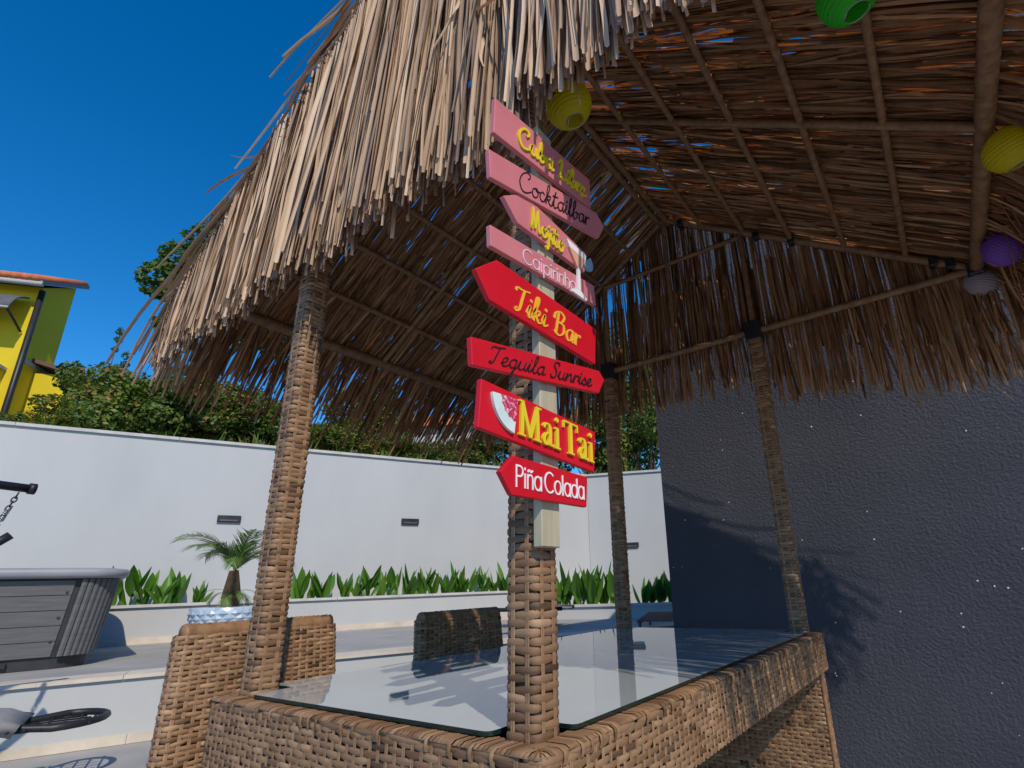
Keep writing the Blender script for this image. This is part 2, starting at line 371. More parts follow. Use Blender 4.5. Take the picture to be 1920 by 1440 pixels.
wpart(slab2(MB(), 0.02, 7.5, 0.0, 0.2, 0, WT - 0.05), 'render', MT['white_wall'], wb)
a = 0.02
while a < 7.5:
    wpart(slab2(MB(), a + .003, min(a + 2.0, 7.5), -0.04, 0.24, WT - 0.049, WT), 'coping_stone', MT['coping'], wb); a += 2.003

# planters
pl = empty('planter', Y(0, 10.1, TZ), 0, 'long low white planter box along the left garden wall', 'planter')
wpart(slab(MB(), -8, 7.0, 10.1, 10.25, TZ - 0.02, 1.0), 'front', MT['white_wall'], pl)
wpart(slab(MB(), -8, 6.99, 10.25, 10.899, TZ, 0.97), 'gravel', MT['soil'], pl)
a = -8.0
while a < 6.9:
    wpart(slab(MB(), a + .003, min(a + 1.6, 7.0), 10.06, 10.27, 1.001, 1.04), 'ledge_stone', MT['coping'], pl)
    wpart(slab(MB(), a + .003, min(a + 1.6, 7.0), 10.085, 10.099, TZ - 0.003, TZ + 0.085), 'skirting_stone', MT['beige_stone'], pl); a += 1.603
PC = pol(-38.5, 10.6); PD = pol(-22.5, 10.0); pdv = (PD - PC).normalized(); pnv = Vector((-pdv.y, pdv.x, 0))
def slab3(mb, a0, a1, p0, p1, z0, z1):
    c = [PC + pdv * a + pnv * p for a, p in ((a0, p0), (a1, p0), (a1, p1), (a0, p1))]
    v = [(q.x, q.y, z0) for q in c] + [(q.x, q.y, z1) for q in c]
    return mb.add(v, [(3, 2, 1, 0), (4, 5, 6, 7), (0, 1, 5, 4), (1, 2, 6, 5), (2, 3, 7, 6), (3, 0, 4, 7)])
pr = empty('planter', PC, 0, 'lower white planter box between the wall corner and the dark house', 'planter')
wpart(slab3(MB(), 0, 5, 0, 0.15, 0.3, 0.72), 'front', MT['white_wall'], pr)
wpart(slab3(MB(), 0, 5, 0.15, 1.0, 0.3, 0.70), 'gravel', MT['soil'], pr)
wpart(slab3(MB(), 0, 5, -0.04, 0.18, 0.721, 0.76), 'ledge_stone', MT['coping'], pr)

# wall lamps
def wall_lamp(pos, nrm, label):
    ang = math.atan2(nrm.y, nrm.x)
    e = empty('wall_lamp', pos, ang, label, 'wall lamp', 'slim black lamps on the white walls')
    MB().box(0, 0.05, -0.17, 0.17, -0.055, 0.055, bev=.006).build('housing', MT['black'], e)
    MB().box(0.0502, 0.056, -0.13, 0.13, -0.04, -0.015).build('lens', MT['lamp_face'], e)
inw = -nv
def on_wall(azd): return Y(10.9 * math.tan(R(azd + 66.5)), 10.9)
q = on_wall(-66.98); wall_lamp((q.x, q.y, 2.36), inw, 'black wall lamp on the white wall above the potted palm')
q = on_wall(-51.31); wall_lamp((q.x, q.y, 2.41), inw, 'black wall lamp on the white wall between the two nearest bar posts')
q = pol(-28.62, 12.75 / math.cos(R(-28.62 + 24))); q = CN + d2 * ((q - CN).dot(d2)); wall_lamp((q.x, q.y, 1.95), -n2, 'black wall lamp on the short white wall beside the dark house')

# ------------------------------------------------------------------ dark house
hs_ = empty('dark_house', (-0.079, 2.97, 0), 0, 'dark grey rough-rendered house wall speckled with bright flecks, right of the bar', 'house')
mb = MB()
prof = [(0, 0), (9, 0), (9, 7.4), (5.5, 7.4), (0, 4.1)]
mb.prism(prof, lambda a, b, d: Vector((a, d, b)), 0, 8.0).build('wall', MT['dark_wall'], hs_)
mb = MB().prism([(-0.12, 4.03), (5.5, 7.41), (9.2, 7.41), (9.2, 7.56), (5.45, 7.56), (-0.12, 4.19)], lambda a, b, d: Vector((a, d, b)), -0.05, 8.2)
mb.build('roof_edge', MT['grey_trim'], hs_)

# ------------------------------------------------------------------ weaving
def rrect(x0, x1, y0, y1, r, n=6):
    """closed path, counter-clockwise, with outward normals"""
    P = []; Nn = []
    for (cx, cy, a0) in ((x1 - r, y0 + r, -90), (x1 - r, y1 - r, 0), (x0 + r, y1 - r, 90), (x0 + r, y0 + r, 180)):
        for k in range(n + 1):
            a = R(a0 + 90 * k / n); P.append((cx + r * math.cos(a), cy + r * math.sin(a))); Nn.append((math.cos(a), math.sin(a)))
    P.append(P[0]); Nn.append(Nn[0]); P = np.array(P); Nn = np.array(Nn)
    s = np.concatenate([[0], np.cumsum(np.hypot(*np.diff(P, axis=0).T))])
    return s, P, Nn
def path_eval(path, u):
    s, P, Nn = path; u = np.mod(u, s[-1])
    x = np.interp(u, s, P[:, 0]); y = np.interp(u, s, P[:, 1]); nx = np.interp(u, s, Nn[:, 0]); ny = np.interp(u, s, Nn[:, 1])
    l = np.hypot(nx, ny) + 1e-9
    return x, y, nx / l, ny / l
def weave(path, z0, z1, rowp=0.0165, sp=0.0375, amp=0.005, fill=2.02, ns=7, nt=5, phase=0.25):
    L = path[0][-1]; n = int(round(L / sp / 2)) * 2; sp = L / n
    rows = int((z1 - z0) / rowp); rowp = (z1 - z0) / rows
    j, i = np.meshgrid(np.arange(rows), np.arange(n // 2), indexing='ij'); j = j.ravel(); i = i.ravel(); M = len(j)
    c = (2 * i + (j % 2) + phase * 2) * sp + rng.normal(0, sp * .05, M)
    zc = z0 + (j + .5) * rowp + rng.normal(0, rowp * .05, M)
    s = np.linspace(-1, 1, ns)[None, :, None]; t = np.linspace(-1, 1, nt)[None, None, :]
    ln = (sp * fill * rng.uniform(.93, 1.05, M) / 2)[:, None, None]
    u = c[:, None, None] + s * ln + 0 * t
    am = (amp * rng.uniform(.75, 1.25, M))[:, None, None]
    out = am * (1.3 * np.cos(s * math.pi / 2 * .98) ** .75 - .35) - amp * .55 * t ** 4 - amp * .15 * t ** 2
    hw = rowp * .5 * (.80 + .20 * np.cos(s * math.pi / 2)) * rng.uniform(.9, 1.06, M)[:, None, None]
    til = rng.normal(0, rowp * .10, M)[:, None, None]
    z = zc[:, None, None] + t * hw + til * s
    x, y, nx, ny = path_eval(path, u)
    V = np.stack([x + nx * out, y + ny * out, z + 0 * x], -1)
    tint = np.clip(rng.normal(.5, .17, M), 0, 1)
    # stakes: pairs of thin cords
    uu = ((np.arange(n) + phase * 2) * sp)
    uu = np.concatenate([uu - .0028, uu + .0028]); t3 = np.array([-1, 0, 1.])
    U = uu[:, None] + t3[None] * .0026
    x, y, nx, ny = path_eval(path, U); o = amp * .30 + .0012 * (1 - t3[None] ** 2)
    X = x + nx * o; Yy = y + ny * o
    S = np.stack([np.stack([X, Yy, np.full_like(X, zz)], -1) for zz in (z0, z1)], 1)
    return V, tint, S, np.clip(rng.normal(.66, .1, len(uu)), 0, 1)

def weave_parts(root_part, path, z0, z1, singles=0, warp=None, **kw):
    """stuff mesh of the weave plus its nearest strands as single pieces, under one part"""
    V, t, S, ts = weave(path, z0, z1, **kw)
    if warp is not None: V = warp(V); S = warp(S)
    if singles:
        c = V.reshape(len(V), -1, 3).mean(1); mid = V[:, V.shape[1] // 2, V.shape[2] // 2]
        dv = np.array(CAM)[None] - c
        # facing: outward direction against the direction to the camera
        e = V[:, 0, 0]; out = mid - (V[:, 0, 1] + V[:, -1, 1]) / 2
        d = np.linalg.norm(dv, axis=1) + np.where((out * dv).sum(1) > 0, 0, 9) + np.where(c[:, 2] > 1.5, 3, 0)
        sel = np.argsort(d)[:singles]; rest = np.setdiff1d(np.arange(len(V)), sel)
        for k in sel:
            link('wicker_strand', grids('wicker_strand', V[k:k + 1], t[k:k + 1]), MT['wicker'], root_part)
        V = V[rest]; t = t[rest]
    o = link('weave', grids('weave', V, t), MT['wicker'], root_part); o['kind'] = 'stuff'
    o = link('stakes', grids('stakes', S, ts), MT['wicker'], root_part); o['kind'] = 'stuff'

# ------------------------------------------------------------------ the bar: table, posts, frame, thatch
W, DP, TH = 1.0, 2.106, 0.839
TIE = TH + 1.654; OV = 1.081; RISE = 1.0116; RZ = TIE + RISE
E_ = 0.088
bar = empty('thatched_bar', (0, 0, 0), 0, 'woven brown rattan bar table with four posts under a straw thatched gable roof', 'bar')

# wrapped frame members
def wrapped(p0, p1, rad, pitch=.011, n=9):
    p0 = Vector(p0); p1 = Vector(p1); L = (p1 - p0).length; m = max(3, int(L / pitch * 2))
    pts = [p0.lerp(p1, i / m) for i in range(m + 1)]
    jit = [rad * (1.05 if i % 2 else .93) * random.uniform(.97, 1.03) for i in range(m + 1)]
    return MB().tube(pts, jit, n)
def member(name, p0, p1, rad, pitch=.011): return wrapped(p0, p1, rad, pitch).build(name, MT['wrap'], bar, smooth=True, recalc=False)
# table frame (apron)
fr = MB().box(-E_ + .006, W + E_ - .006, -E_ + .006, DP + E_ - .006, TH - 0.165, TH - 0.012).build('table_frame', MT['wicker_core'], bar)
weave_parts(fr, rrect(-E_, W + E_, -E_, DP + E_, 0.016), TH - 0.168, TH - 0.016, singles=150, rowp=0.0142, sp=0.026, amp=0.0032)
# rim: cords bent over the top edge
pth = rrect(-E_, W + E_, -E_, DP + E_, 0.016); L = pth[0][-1]; n = int(L / 0.0105)
u = (np.arange(n) + .5) * L / n
prof_o = np.array([-.06, -.03, -.006, .004, .0055, .002]); prof_z = np.array([TH - .004, TH - .003, TH - .003, TH - .008, TH - .018, TH - .030])
wd = np.where(rng.random(n) < .16, .0062, .0047)
tt = np.array([-1, 0, 1.])
keep = np.ones(n, bool)
U = u[:, None, None] + tt[None, None, :] * wd[:, None, None] + 0 * prof_o[None, :, None]
x, y, nx, ny = path_eval(pth, U)
short = np.where(rng.random(n) < .22, 1.0, 0.0)[:, None, None]
oo = prof_o[None, :, None] + .0012 * (1 - tt[None, None] ** 2) * np.ones((n, 1, 1)) + short * .0018
zz = prof_z[None, :, None] + .0016 * (1 - tt[None, None] ** 2) * np.ones((n, 1, 1)) + rng.normal(0, .0006, n)[:, None, None]
# only some cords run down over the edge; the others stop on top
zz = np.where((short < .5) & (np.arange(6)[None, :, None] > 3), TH - .010, zz); oo = np.where((short < .5) & (np.arange(6)[None, :, None] > 3), .003, oo)
o = link('rim', grids('rim', np.stack([x + nx * oo, y + ny * oo, zz], -1), np.clip(rng.normal(.55, .15, n), 0, 1)), MT['wicker'], fr); o['kind'] = 'stuff'
# the thick strand under the rim
V, t, S, ts = weave(pth, TH - .024, TH - .008, rowp=.016, sp=.06, amp=.0045, fill=2.0)
o = link('edge_strand', grids('edge_strand', V, t), MT['wicker'], fr); o['kind'] = 'stuff'
# base under the table
for (ya, yb) in ((-.07, .01), (DP - .01, DP + .07)):
    bs = MB().box(-.06, W + .06, ya + .008, yb - .008, 0, TH - 0.166).build('end_panel', MT['wicker_core'], bar)
    weave_parts(bs, rrect(-.07, W + .07, ya, yb, 0.02), 0.0, TH - 0.168, rowp=0.0175, sp=0.028, amp=0.0042)
    for (cx_, cy_) in ((W + .066, ya + .008), (-.066, ya + .008)): wrapped((cx_, cy_, 0), (cx_, cy_, TH - .17), .011).build('corner_cord', MT['wrap'], bs, smooth=True, recalc=False)
# glass with corners cut round the posts
g = 0.052; ex = -0.038
x0, x1, y0, y1 = -.052, W + .052, -.052, DP + .052
c_ = .115
poly = [(x0 + c_, y0), (x1 - c_, y0), (x1 - c_ + .012, y0 + .012), (x1 - .06, y0 + .06 + .0), (x1 - .012, y0 + c_ - .012), (x1, y0 + c_), (x1, y1 - c_), (x1 - c_, y1), (x0 + c_, y1), (x0, y1 - c_), (x0, y0 + c_), (x0 + .012, y0 + c_ - .012), (x0 + c_ - .012, y0 + .012)]
poly = [(x0 + c_, y0), (x1 - c_, y0), (x1 - c_, y0 + c_), (x1, y0 + c_), (x1, y1 - c_), (x1 - c_, y1 - c_), (x1 - c_, y1), (x0 + c_, y1), (x0 + c_, y1 - c_), (x0, y1 - c_), (x0, y0 + c_), (x0 + c_, y0 + c_)]
def fil(poly, r=.02, n=4):
    out = []
    m = len(poly)
    for i in range(m):
        p0, p, p1 = (Vector(poly[i - 1]), Vector(poly[i]), Vector(poly[(i + 1) % m]))
        a = (p0 - p).normalized() * r + p; b = (p1 - p).normalized() * r + p
        for k in range(n + 1):
            t = k / n; q = a * (1 - t) ** 2 + p * 2 * t * (1 - t) + b * t ** 2; out.append((q.x, q.y))
    return out
gp = fil(poly)
gl = empty('glass_top', (0, 0, 0)); gl.parent = bar
n = len(gp); mb = MB(); mb.add([(a, b, TH + .009) for a, b in gp], [tuple(range(n))]); mb.build('pane', MT['glass'], gl, recalc=False)
mb = MB(); mb.add([(a, b, TH + .0006) for a, b in gp] + [(a, b, TH + .009) for a, b in gp], [(i, (i + 1) % n, n + (i + 1) % n, n + i) for i in range(n)]); mb.build('polished_edge', MT['glass_edge'], gl, recalc=False)

# posts
def zr(x): return TIE + RISE * (OV + W / 2 - abs(x - W / 2)) / (OV + W / 2)
HP = 0.0375
for (px_, py_) in ((W, 0), (0, 0), (0, DP), (W, DP)):
    top = TIE - .04
    member('strut', (px_, py_, TIE), (px_, py_, zr(px_) - .01), .0165)
    p_ = MB().box(px_ - HP + .004, px_ + HP - .004, py_ - HP + .004, py_ + HP - .004, TH - .16, top).build('post', MT['wicker_core'], bar)
    weave_parts(p_, rrect(px_ - HP, px_ + HP, py_ - HP, py_ + HP, 0.011), TH - .004, top, singles=150 if (px_, py_) == (W, 0) else 0, rowp=0.0158, sp=0.0375, amp=0.0032, phase=.37)

XL, XR = -OV, W + OV
for yy in (0, DP): member('tie_beam', (XL, yy, TIE), (XR, yy, TIE), .02)
for yy in (0, DP / 2, DP):
    member('rafter', (XL, yy, TIE + .0), (W / 2 - .02, yy, RZ), .021 if yy != DP / 2 else .017); member('rafter', (XR, yy, TIE), (W / 2 + .02, yy, RZ), .021 if yy != DP / 2 else .017)
for s, xe in ((-1, XL), (1, XR)):
    member('eave_beam', (xe, -.02, TIE + .004), (xe, DP + .02, TIE + .004), .029)
    for kk in range(1, 6):
        t = kk / 6; x = xe + (W / 2 - xe) * t; z = TIE + RISE * t + .012
        member('purlin', (x, -.04, z), (x, DP + .04, z), .0145)
    member('ridge_pole', (W / 2 + s * .026, -.04, RZ - .012), (W / 2 + s * .026, DP + .04, RZ - .012), .019)
member('king_strut', (W / 2, DP, TIE), (W / 2, DP, RZ), .0165); member('king_strut', (W / 2, 0, TIE), (W / 2, 0, RZ), .0165)
zc = zr(0)
for yy in (0, DP): member('collar_beam', (0, yy, zc - .03), (W, yy, zc - .03), .0155)
for (px_, py_) in ((W, 0), (0, 0), (0, DP), (W, DP)):
    MB().box(px_ - .046, px_ + .046, py_ - .046, py_ + .046, TIE - .062, TIE + .055, bev=.006).build('bracket', MT['black'], bar)
for p in ((XR, DP), (XL, DP)):
    MB().box(p[0] - .04, p[0] + .03, p[1] - .034, p[1] + .034, TIE - .034, TIE + .034, bev=.008).build('bracket', MT['black'], bar)
for t in (.92, .62, .5, .1, .06):   # black straps along the far rafter
    x = XR + (W / 2 - XR) * t; z = TIE + RISE * t
    MB().box(x - .02, x + .02, DP - .026, DP + .026, z - .026, z + .026, bev=.006).build('strap', MT['black'], bar)

# ---- thatch
def ribbons(P, side, nrm, wid, fold, tint, taper=.25, tipcut=True):
    """P (M,K,3); side, nrm (M,K,3) unit; wid (M,); V-folded leaf strips"""
    M, K, _ = P.shape
    k = np.linspace(0, 1, K)[None, :, None]
    wv = wid[:, None, None] * (1 - taper * k ** 3)
    l = P - side * wv / 2 + nrm * (fold[:, None, None] * wv); r_ = P + side * wv / 2 + nrm * (fold[:, None, None] * wv)
    return np.stack([l, P, r_], 2)
def unit(a): return a / (np.linalg.norm(a, axis=-1, keepdims=True) + 1e-9)

def strand_field(start, dirs, length, K, sagdir, side0, nrm0, wid, curl, droop=0.0, wig=.01, twist=.5):
    """generic strands: start (M,3), dirs (M,3), bends with gravity late in the run"""
    M = len(start); t = np.linspace(0, 1, K)[None, :, None]
    ph = rng.uniform(0, 6.28, (M, 1, 1)); fr_ = rng.uniform(.6, 1.5, (M, 1, 1))
    P = start[:, None] + dirs[:, None] * (t * length[:, None, None])
    P = P + side0[:, None] * (wig * np.sin(ph + fr_ * 5 * t) * t * rng.normal(1, .5, (M, 1, 1)))
    P = P + side0[:, None] * (curl[:, None, None] * t ** 2)
    P = P + np.array([0, 0, -1.0]) * (droop[:, None, None] * np.clip(t - .55, 0, 1) ** 2 * 4 if hasattr(droop, '__len__') else droop * t ** 2)
    P = P + nrm0[:, None] * (rng.normal(0, .006, (M, 1, 1)) * np.sin(ph * 1.7 + 4 * t * fr_))
    d = unit(np.gradient(P, axis=1))
    ang = rng.normal(0, twist, (M, 1, 1)) + rng.normal(0, twist, (M, 1, 1)) * t
    sd = unit(np.cross(np.broadcast_to(nrm0[:, None], P.shape), d)); nn = unit(np.cross(d, sd))
    s2 = sd * np.cos(ang) + nn * np.sin(ang); n2_ = nn * np.cos(ang) - sd * np.sin(ang)
    return P, s2, n2_

def tints(M, mu=.5, sg=.2): return np.clip(rng.normal(mu, sg, M), 0.02, .98)

slope = np.array([OV + W / 2, 0, -RISE]); SL = np.linalg.norm(slope)
for side in (-1, 1):
    dv = np.array([side * slope[0], 0, slope[2]]) / SL; nv_ = unit(np.array([-dv[2] * side, 0, abs(dv[0])]))
    nv_ = np.array([side * RISE / SL, 0, (OV + W / 2) / SL])
    Vs = []; Ts = []
    for ci, (v0, ln, cnt, lift) in enumerate(((-.03, .80, 520, .026), (.35, .85, 520, .032), (.72, .85, 430, .030), (1.08, .90, 440, .032), (1.36, .92, 470, .030), (1.30, .86, 240, .05))):
        M = cnt
        yy = rng.uniform(-.085, DP + .10, M)
        # bunches: leaves lie in bundles with slits between
        yy = yy + .018 * np.sin(yy * 37 + ci * 2.1) + .012 * np.sin(yy * 83 + ci)
        v = v0 + rng.normal(0, .03, M)
        st = np.stack([W / 2 + dv[0] * v, yy, RZ + dv[2] * v], -1) + nv_[None] * (lift + rng.uniform(0, .022, M))[:, None]
        drift = rng.normal(0, .035, M)
        dr = unit(np.stack([np.full(M, dv[0]), drift, np.full(M, dv[2])], -1) + nv_[None] * rng.normal(.0, .012, M)[:, None])
        le = ln * rng.uniform(.82, 1.12, M)
        dro = np.where(ci >= 4, rng.uniform(.10, .26, M), 0.0) * (1 if ci >= 4 else 0)
        sd0 = np.tile(np.array([0, 1.0, 0]), (M, 1)); nn0 = np.tile(nv_, (M, 1))
        P, s2, n2_ = strand_field(st, dr, le, 9, None, sd0, nn0, None, rng.normal(0, .035, M), droop=dro, wig=.014)
        Vs.append(ribbons(P, s2, n2_, rng.uniform(.009, .0165, M), rng.uniform(.1, .4, M), None)); Ts.append(tints(M, .45, .2))
    V = np.concatenate(Vs); T = np.concatenate(Ts)
    nearr = V[:, 0, 1, 1] < .10  # near edge keeps the pale straw, the rest gets the copy coloured for shade
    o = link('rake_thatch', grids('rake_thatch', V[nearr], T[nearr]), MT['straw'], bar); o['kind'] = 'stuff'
    o = link('roof_thatch', grids('roof_thatch', V[~nearr], T[~nearr]), MT['straw_shaded'], bar); o['kind'] = 'stuff'
    tag(o, 'straw thatch, coloured brown for its shade, on the roof slope over the ' + ('left' if side < 0 else 'right') + ' eave')
# ridge cap strands, bent over the ridge
M = 260; yy = rng.uniform(-.06, DP + .06, M); t = np.linspace(-1, 1, 9)[None, :]
hl = rng.uniform(.14, .28, M)[:, None]
x = W / 2 + t * hl * .84 + rng.normal(0, .02, (M, 1)); z = RZ + .07 - np.abs(t * hl) * RISE / (OV + W / 2) * .86 + rng.normal(0, .008, (M, 1))
P = np.stack([x, yy[:, None] + rng.normal(0, .03, (M, 1)) * t, z], -1)
d = unit(np.gradient(P, axis=1)); sd = unit(np.cross(np.array([0, 0, 1.0])[None, None], d)); nn = unit(np.cross(d, sd))
o = link('ridge_thatch', grids('ridge_thatch', ribbons(P, sd, nn, rng.uniform(.01, .017, M), rng.uniform(.1, .3, M), None, 0), tints(M)), MT['straw'], bar); o['kind'] = 'stuff'

# gable ends: strands hang from the rake in two courses
def gable(yc, sgn, ztip, wlo, whi, courses, mat, singles=0, name='gable_thatch', label=None, edge=1.0):
    Vs = []; Ts = []; Xs = []; Cs = []
    for ci, (cnt, ztop, zend, zsd, yoff) in enumerate(courses):
        M = cnt
        x = rng.uniform(XL - .13 * edge, XR + .13 * edge, M); x = x + .012 * np.sin(x * 41 + ci) + .008 * np.sin(x * 97)
        rake = TIE + RISE * (OV + W / 2 + .06 - np.abs(x - W / 2)) / (OV + W / 2) + .05
        top = np.minimum(rake, ztop + rng.normal(0, .03, M)); end = zend + rng.normal(0, zsd, M) + .02 * np.sin(x * 9 + ci)
        if callable(ztip): end = end + ztip(x)
        ok = top - end > .1; x, top, end = x[ok], top[ok], end[ok]; M = len(x)
        yb = yc + sgn * (yoff + rng.uniform(0, .02, M))
        st = np.stack([x, yb, top], -1)
        lean = rng.normal(0, .016, M) + .02 * (x - W / 2)
        dr = unit(np.stack([lean, sgn * (rng.normal(.03, .025, M)), -np.ones(M)], -1))
        sd0 = np.tile(np.array([1.0, 0, 0]), (M, 1)); nn0 = np.tile(np.array([0, float(sgn), 0]), (M, 1))
        P, s2, n2_ = strand_field(st, dr, (top - end), 13, None, sd0, nn0, None, rng.normal(0, .010, M), droop=0.0, wig=.013, twist=.45)
        wid = np.where(rng.random(M) < .4, rng.uniform(wlo * .55, wlo, M), rng.uniform(wlo, whi, M))
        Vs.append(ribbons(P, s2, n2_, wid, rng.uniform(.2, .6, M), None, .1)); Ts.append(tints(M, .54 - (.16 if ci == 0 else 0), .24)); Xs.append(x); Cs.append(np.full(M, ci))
    V = np.concatenate(Vs); T = np.concatenate(Ts); X = np.concatenate(Xs); C = np.concatenate(Cs)
    e = empty(name); e.parent = bar
    if label: e['label'] = label
    if singles:
        mid = V[:, 9, 1]; d = np.linalg.norm(mid - np.array(CAM)[None], axis=1) + np.where(C == len(courses) - 1, 0, np.where(C == len(courses) - 2, .25, 5.0)) + np.where(X > 1.65, 2, 0)
        sel = np.argsort(d)[:singles]; rest = np.setdiff1d(np.arange(len(V)), sel)
        for k in sel: link('straw_strand', grids('straw_strand', V[k:k + 1], T[k:k + 1]), mat, e)
        V = V[rest]; T = T[rest]
    o = link('straw', grids('straw', V, T), mat, e); o['kind'] = 'stuff'

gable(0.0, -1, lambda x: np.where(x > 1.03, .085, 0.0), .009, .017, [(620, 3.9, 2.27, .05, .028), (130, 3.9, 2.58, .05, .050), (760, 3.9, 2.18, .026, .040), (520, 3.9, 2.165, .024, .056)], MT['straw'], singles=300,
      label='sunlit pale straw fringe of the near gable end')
gable(DP, 1, lambda x: np.where(x > 1.1, -.10 - .16 * (x - 1.1), 0.0), .009, .0155, [(680, 3.9, 2.46, .05, .03), (430, 2.95, 2.20, .035, .03), (300, 2.95, 2.2, .05, .05)], MT['straw_shaded'], label='shaded straw of the far gable end')

# loose leaves sticking out of the near left corner and strays
cs = []
for kk in range(24):
    y0_ = random.uniform(-.09, .16); v = random.uniform(1.45, 1.75)
    p = Vector((W / 2 - slope[0] / SL * v, y0_, RZ - RISE / SL * v + .06))
    d = Vector((-1, random.uniform(-.16, .10), random.uniform(-.85, -.45))).normalized()
    L = random.uniform(.28, .46); pts = []
    for i in range(9):
        t = i / 8; pts.append(p + d * (L * t) + Vector((0, 0, -.10 * t * t)) + Vector((0, random.gauss(0, .003), 0)))
    cs.append(pts)
for (p, d, L, cv) in (((-.52, -.05, 2.95), (-.9, -.3, .10), .30, (.0, .0, -.10)), ((-.46, -.06, 2.98), (-.85, -.2, .0), .24, (0, 0, .08)), ((.86, -.09, 2.72), (.55, -.3, -.7), .26, (.1, 0, 0)), ((.80, -.09, 2.86), (.3, -.2, -.9), .30, (-.12, 0, 0)),
                      ((.95, -.1, 2.60), (-.3, -.2, -.9), .25, (.1, 0, 0)), ((.33, -.09, 2.55), (.2, -.15, -1), .3, (-.06, 0, 0))):
    pts = []
    d = Vector(d).normalized()
    for i in range(9):
        t = i / 8; pts.append(Vector(p) + d * (L * t) + Vector(cv) * t * t)
    cs.append(pts)
P = np.array([[list(q) for q in s] for s in cs]); M = len(P)
d = unit(np.gradient(P, axis=1)); sd = unit(np.cross(np.array([.1, .2, 1.0])[None, None], d)); nn = unit(np.cross(d, sd))
for k in range(M):
    wv = rng.uniform(.008, .016, 1)
    link('loose_leaf', grids('loose_leaf', ribbons(P[k:k + 1], sd[k:k + 1], nn[k:k + 1], wv, np.array([.25]), None, .4), tints(1, .6, .2)), MT['straw'], bar)
# right eave corner hanging leaves (far right), bushy
M = 170
yy = rng.uniform(.95, DP + .16, M); st = np.stack([XR + rng.uniform(.05, .16, M), yy, TIE + rng.uniform(.0, .10, M)], -1)
dr = unit(np.stack([rng.uniform(.05, .7, M), rng.normal(0, .12, M), -np.ones(M)], -1)); sd0 = np.tile([0, 1.0, 0], (M, 1)); nn0 = np.tile([1.0, 0, 0], (M, 1))
P, s2, n2_ = strand_field(st, dr, rng.uniform(.25, .46, M), 9, None, sd0, nn0, None, rng.normal(0, .06, M), droop=0.0, wig=.03)
o = link('eave_fringe', grids('eave_fringe', ribbons(P, s2, n2_, rng.uniform(.007, .014, M), rng.uniform(.1, .4, M), None), tints(M, .5, .22)), MT['straw_shaded'], bar); o['kind'] = 'stuff'
for kk in range(16):
    p = Vector((random.uniform(1.86, 2.16), DP + random.uniform(.06, .14), random.uniform(2.2, 2.36))); a = random.uniform(-.5, .9); L = random.uniform(.22, .42); c = random.uniform(-.3, .5)
    pts = [p + Vector((math.sin(a + c * i / 6) * .35, .06, -1)).normalized() * (L * i / 10) + Vector((c * .22 * (i / 10) ** 2, 0, .10 * abs(c) * (i / 10) ** 3)) for i in range(11)]
    Pk = np.array([[list(q) for q in pts]]); d = unit(np.gradient(Pk, axis=1)); sd = unit(np.cross(np.array([.2, 1.0, .1])[None, None], d)); nn = unit(np.cross(d, sd))
    link('loose_leaf', grids('loose_leaf', ribbons(Pk, sd, nn, rng.uniform(.007, .014, 1), np.array([.3]), None, .6), tints(1, .6, .2)), MT['straw'], bar)

# ------------------------------------------------------------------ sign: plank and eight painted boards
def cr(pts, n=7):
    """Catmull-Rom through points"""
    p = [Vector((*q, 0)) for q in pts]; p = [p[0] * 2 - p[1]] + p + [p[-1] * 2 - p[-2]]; out = []
    for i in range(1, len(p) - 2):
        for k in range(n):
            t = k / n; a, b, c, d = p[i - 1], p[i], p[i + 1], p[i + 2]
            q = .5 * ((2 * b) + (c - a) * t + (2 * a - 5 * b + 4 * c - d) * t * t + (3 * b - a - 3 * c + d) * t ** 3); out.append((q.x, q.y))
    out.append((p[-2].x, p[-2].y)); return out
def arc(cx, cy, rx, ry, a0, a1, n=18): return [(cx + rx * math.cos(R(a0 + (a1 - a0) * i / n)), cy + ry * math.sin(R(a0 + (a1 - a0) * i / n))) for i in range(n + 1)]
X = .66   # x-height
SANS = {
 'P': (.62, [[(.08, 0), (.08, 1)], [(.08, .98)] + arc(.32, .74, .24, .24, 90, -90) + [(.08, .5)]]),
 'C': (.86, [arc(.48, .5, .42, .5, 50, 310)]),
 'i': (.22, [[(.1, 0), (.1, X)], [(.1, .86), (.1, .94)]]),
 'l': (.22, [[(.1, 0), (.1, 1)]]),
 'a': (.66, [arc(.31, .33, .27, .33, 0, 360, 24), [(.58, 0), (.58, X)]]),
 'o': (.66, [arc(.32, .33, .28, .33, 0, 360, 24)]),
 'd': (.66, [arc(.31, .33, .27, .33, 0, 360, 24), [(.58, 0), (.58, 1)]]),
 'p': (.66, [arc(.35, .33, .27, .33, 0, 360, 24), [(.08, -.3), (.08, X)]]),
 'n': (.58, [[(.08, 0), (.08, X)], [(.08, .38)] + arc(.28, .42, .2, .24, 170, 0) + [(.48, 0)]]),
 '~': (.58, [[(.08, 0), (.08, X)], [(.08, .38)] + arc(.28, .42, .2, .24, 170, 0) + [(.48, 0)], cr([(.1, .8), (.2, .88), (.34, .8), (.46, .88)])]),
 'h': (.58, [[(.08, 0), (.08, 1)], [(.08, .38)] + arc(.28, .42, .2, .24, 170, 0) + [(.48, 0)]]),
 'r': (.38, [[(.08, 0), (.08, X)], [(.08, .4)] + arc(.30, .40, .22, .24, 170, 75)]),
 ' ': (.16, [])}
x_ = .5
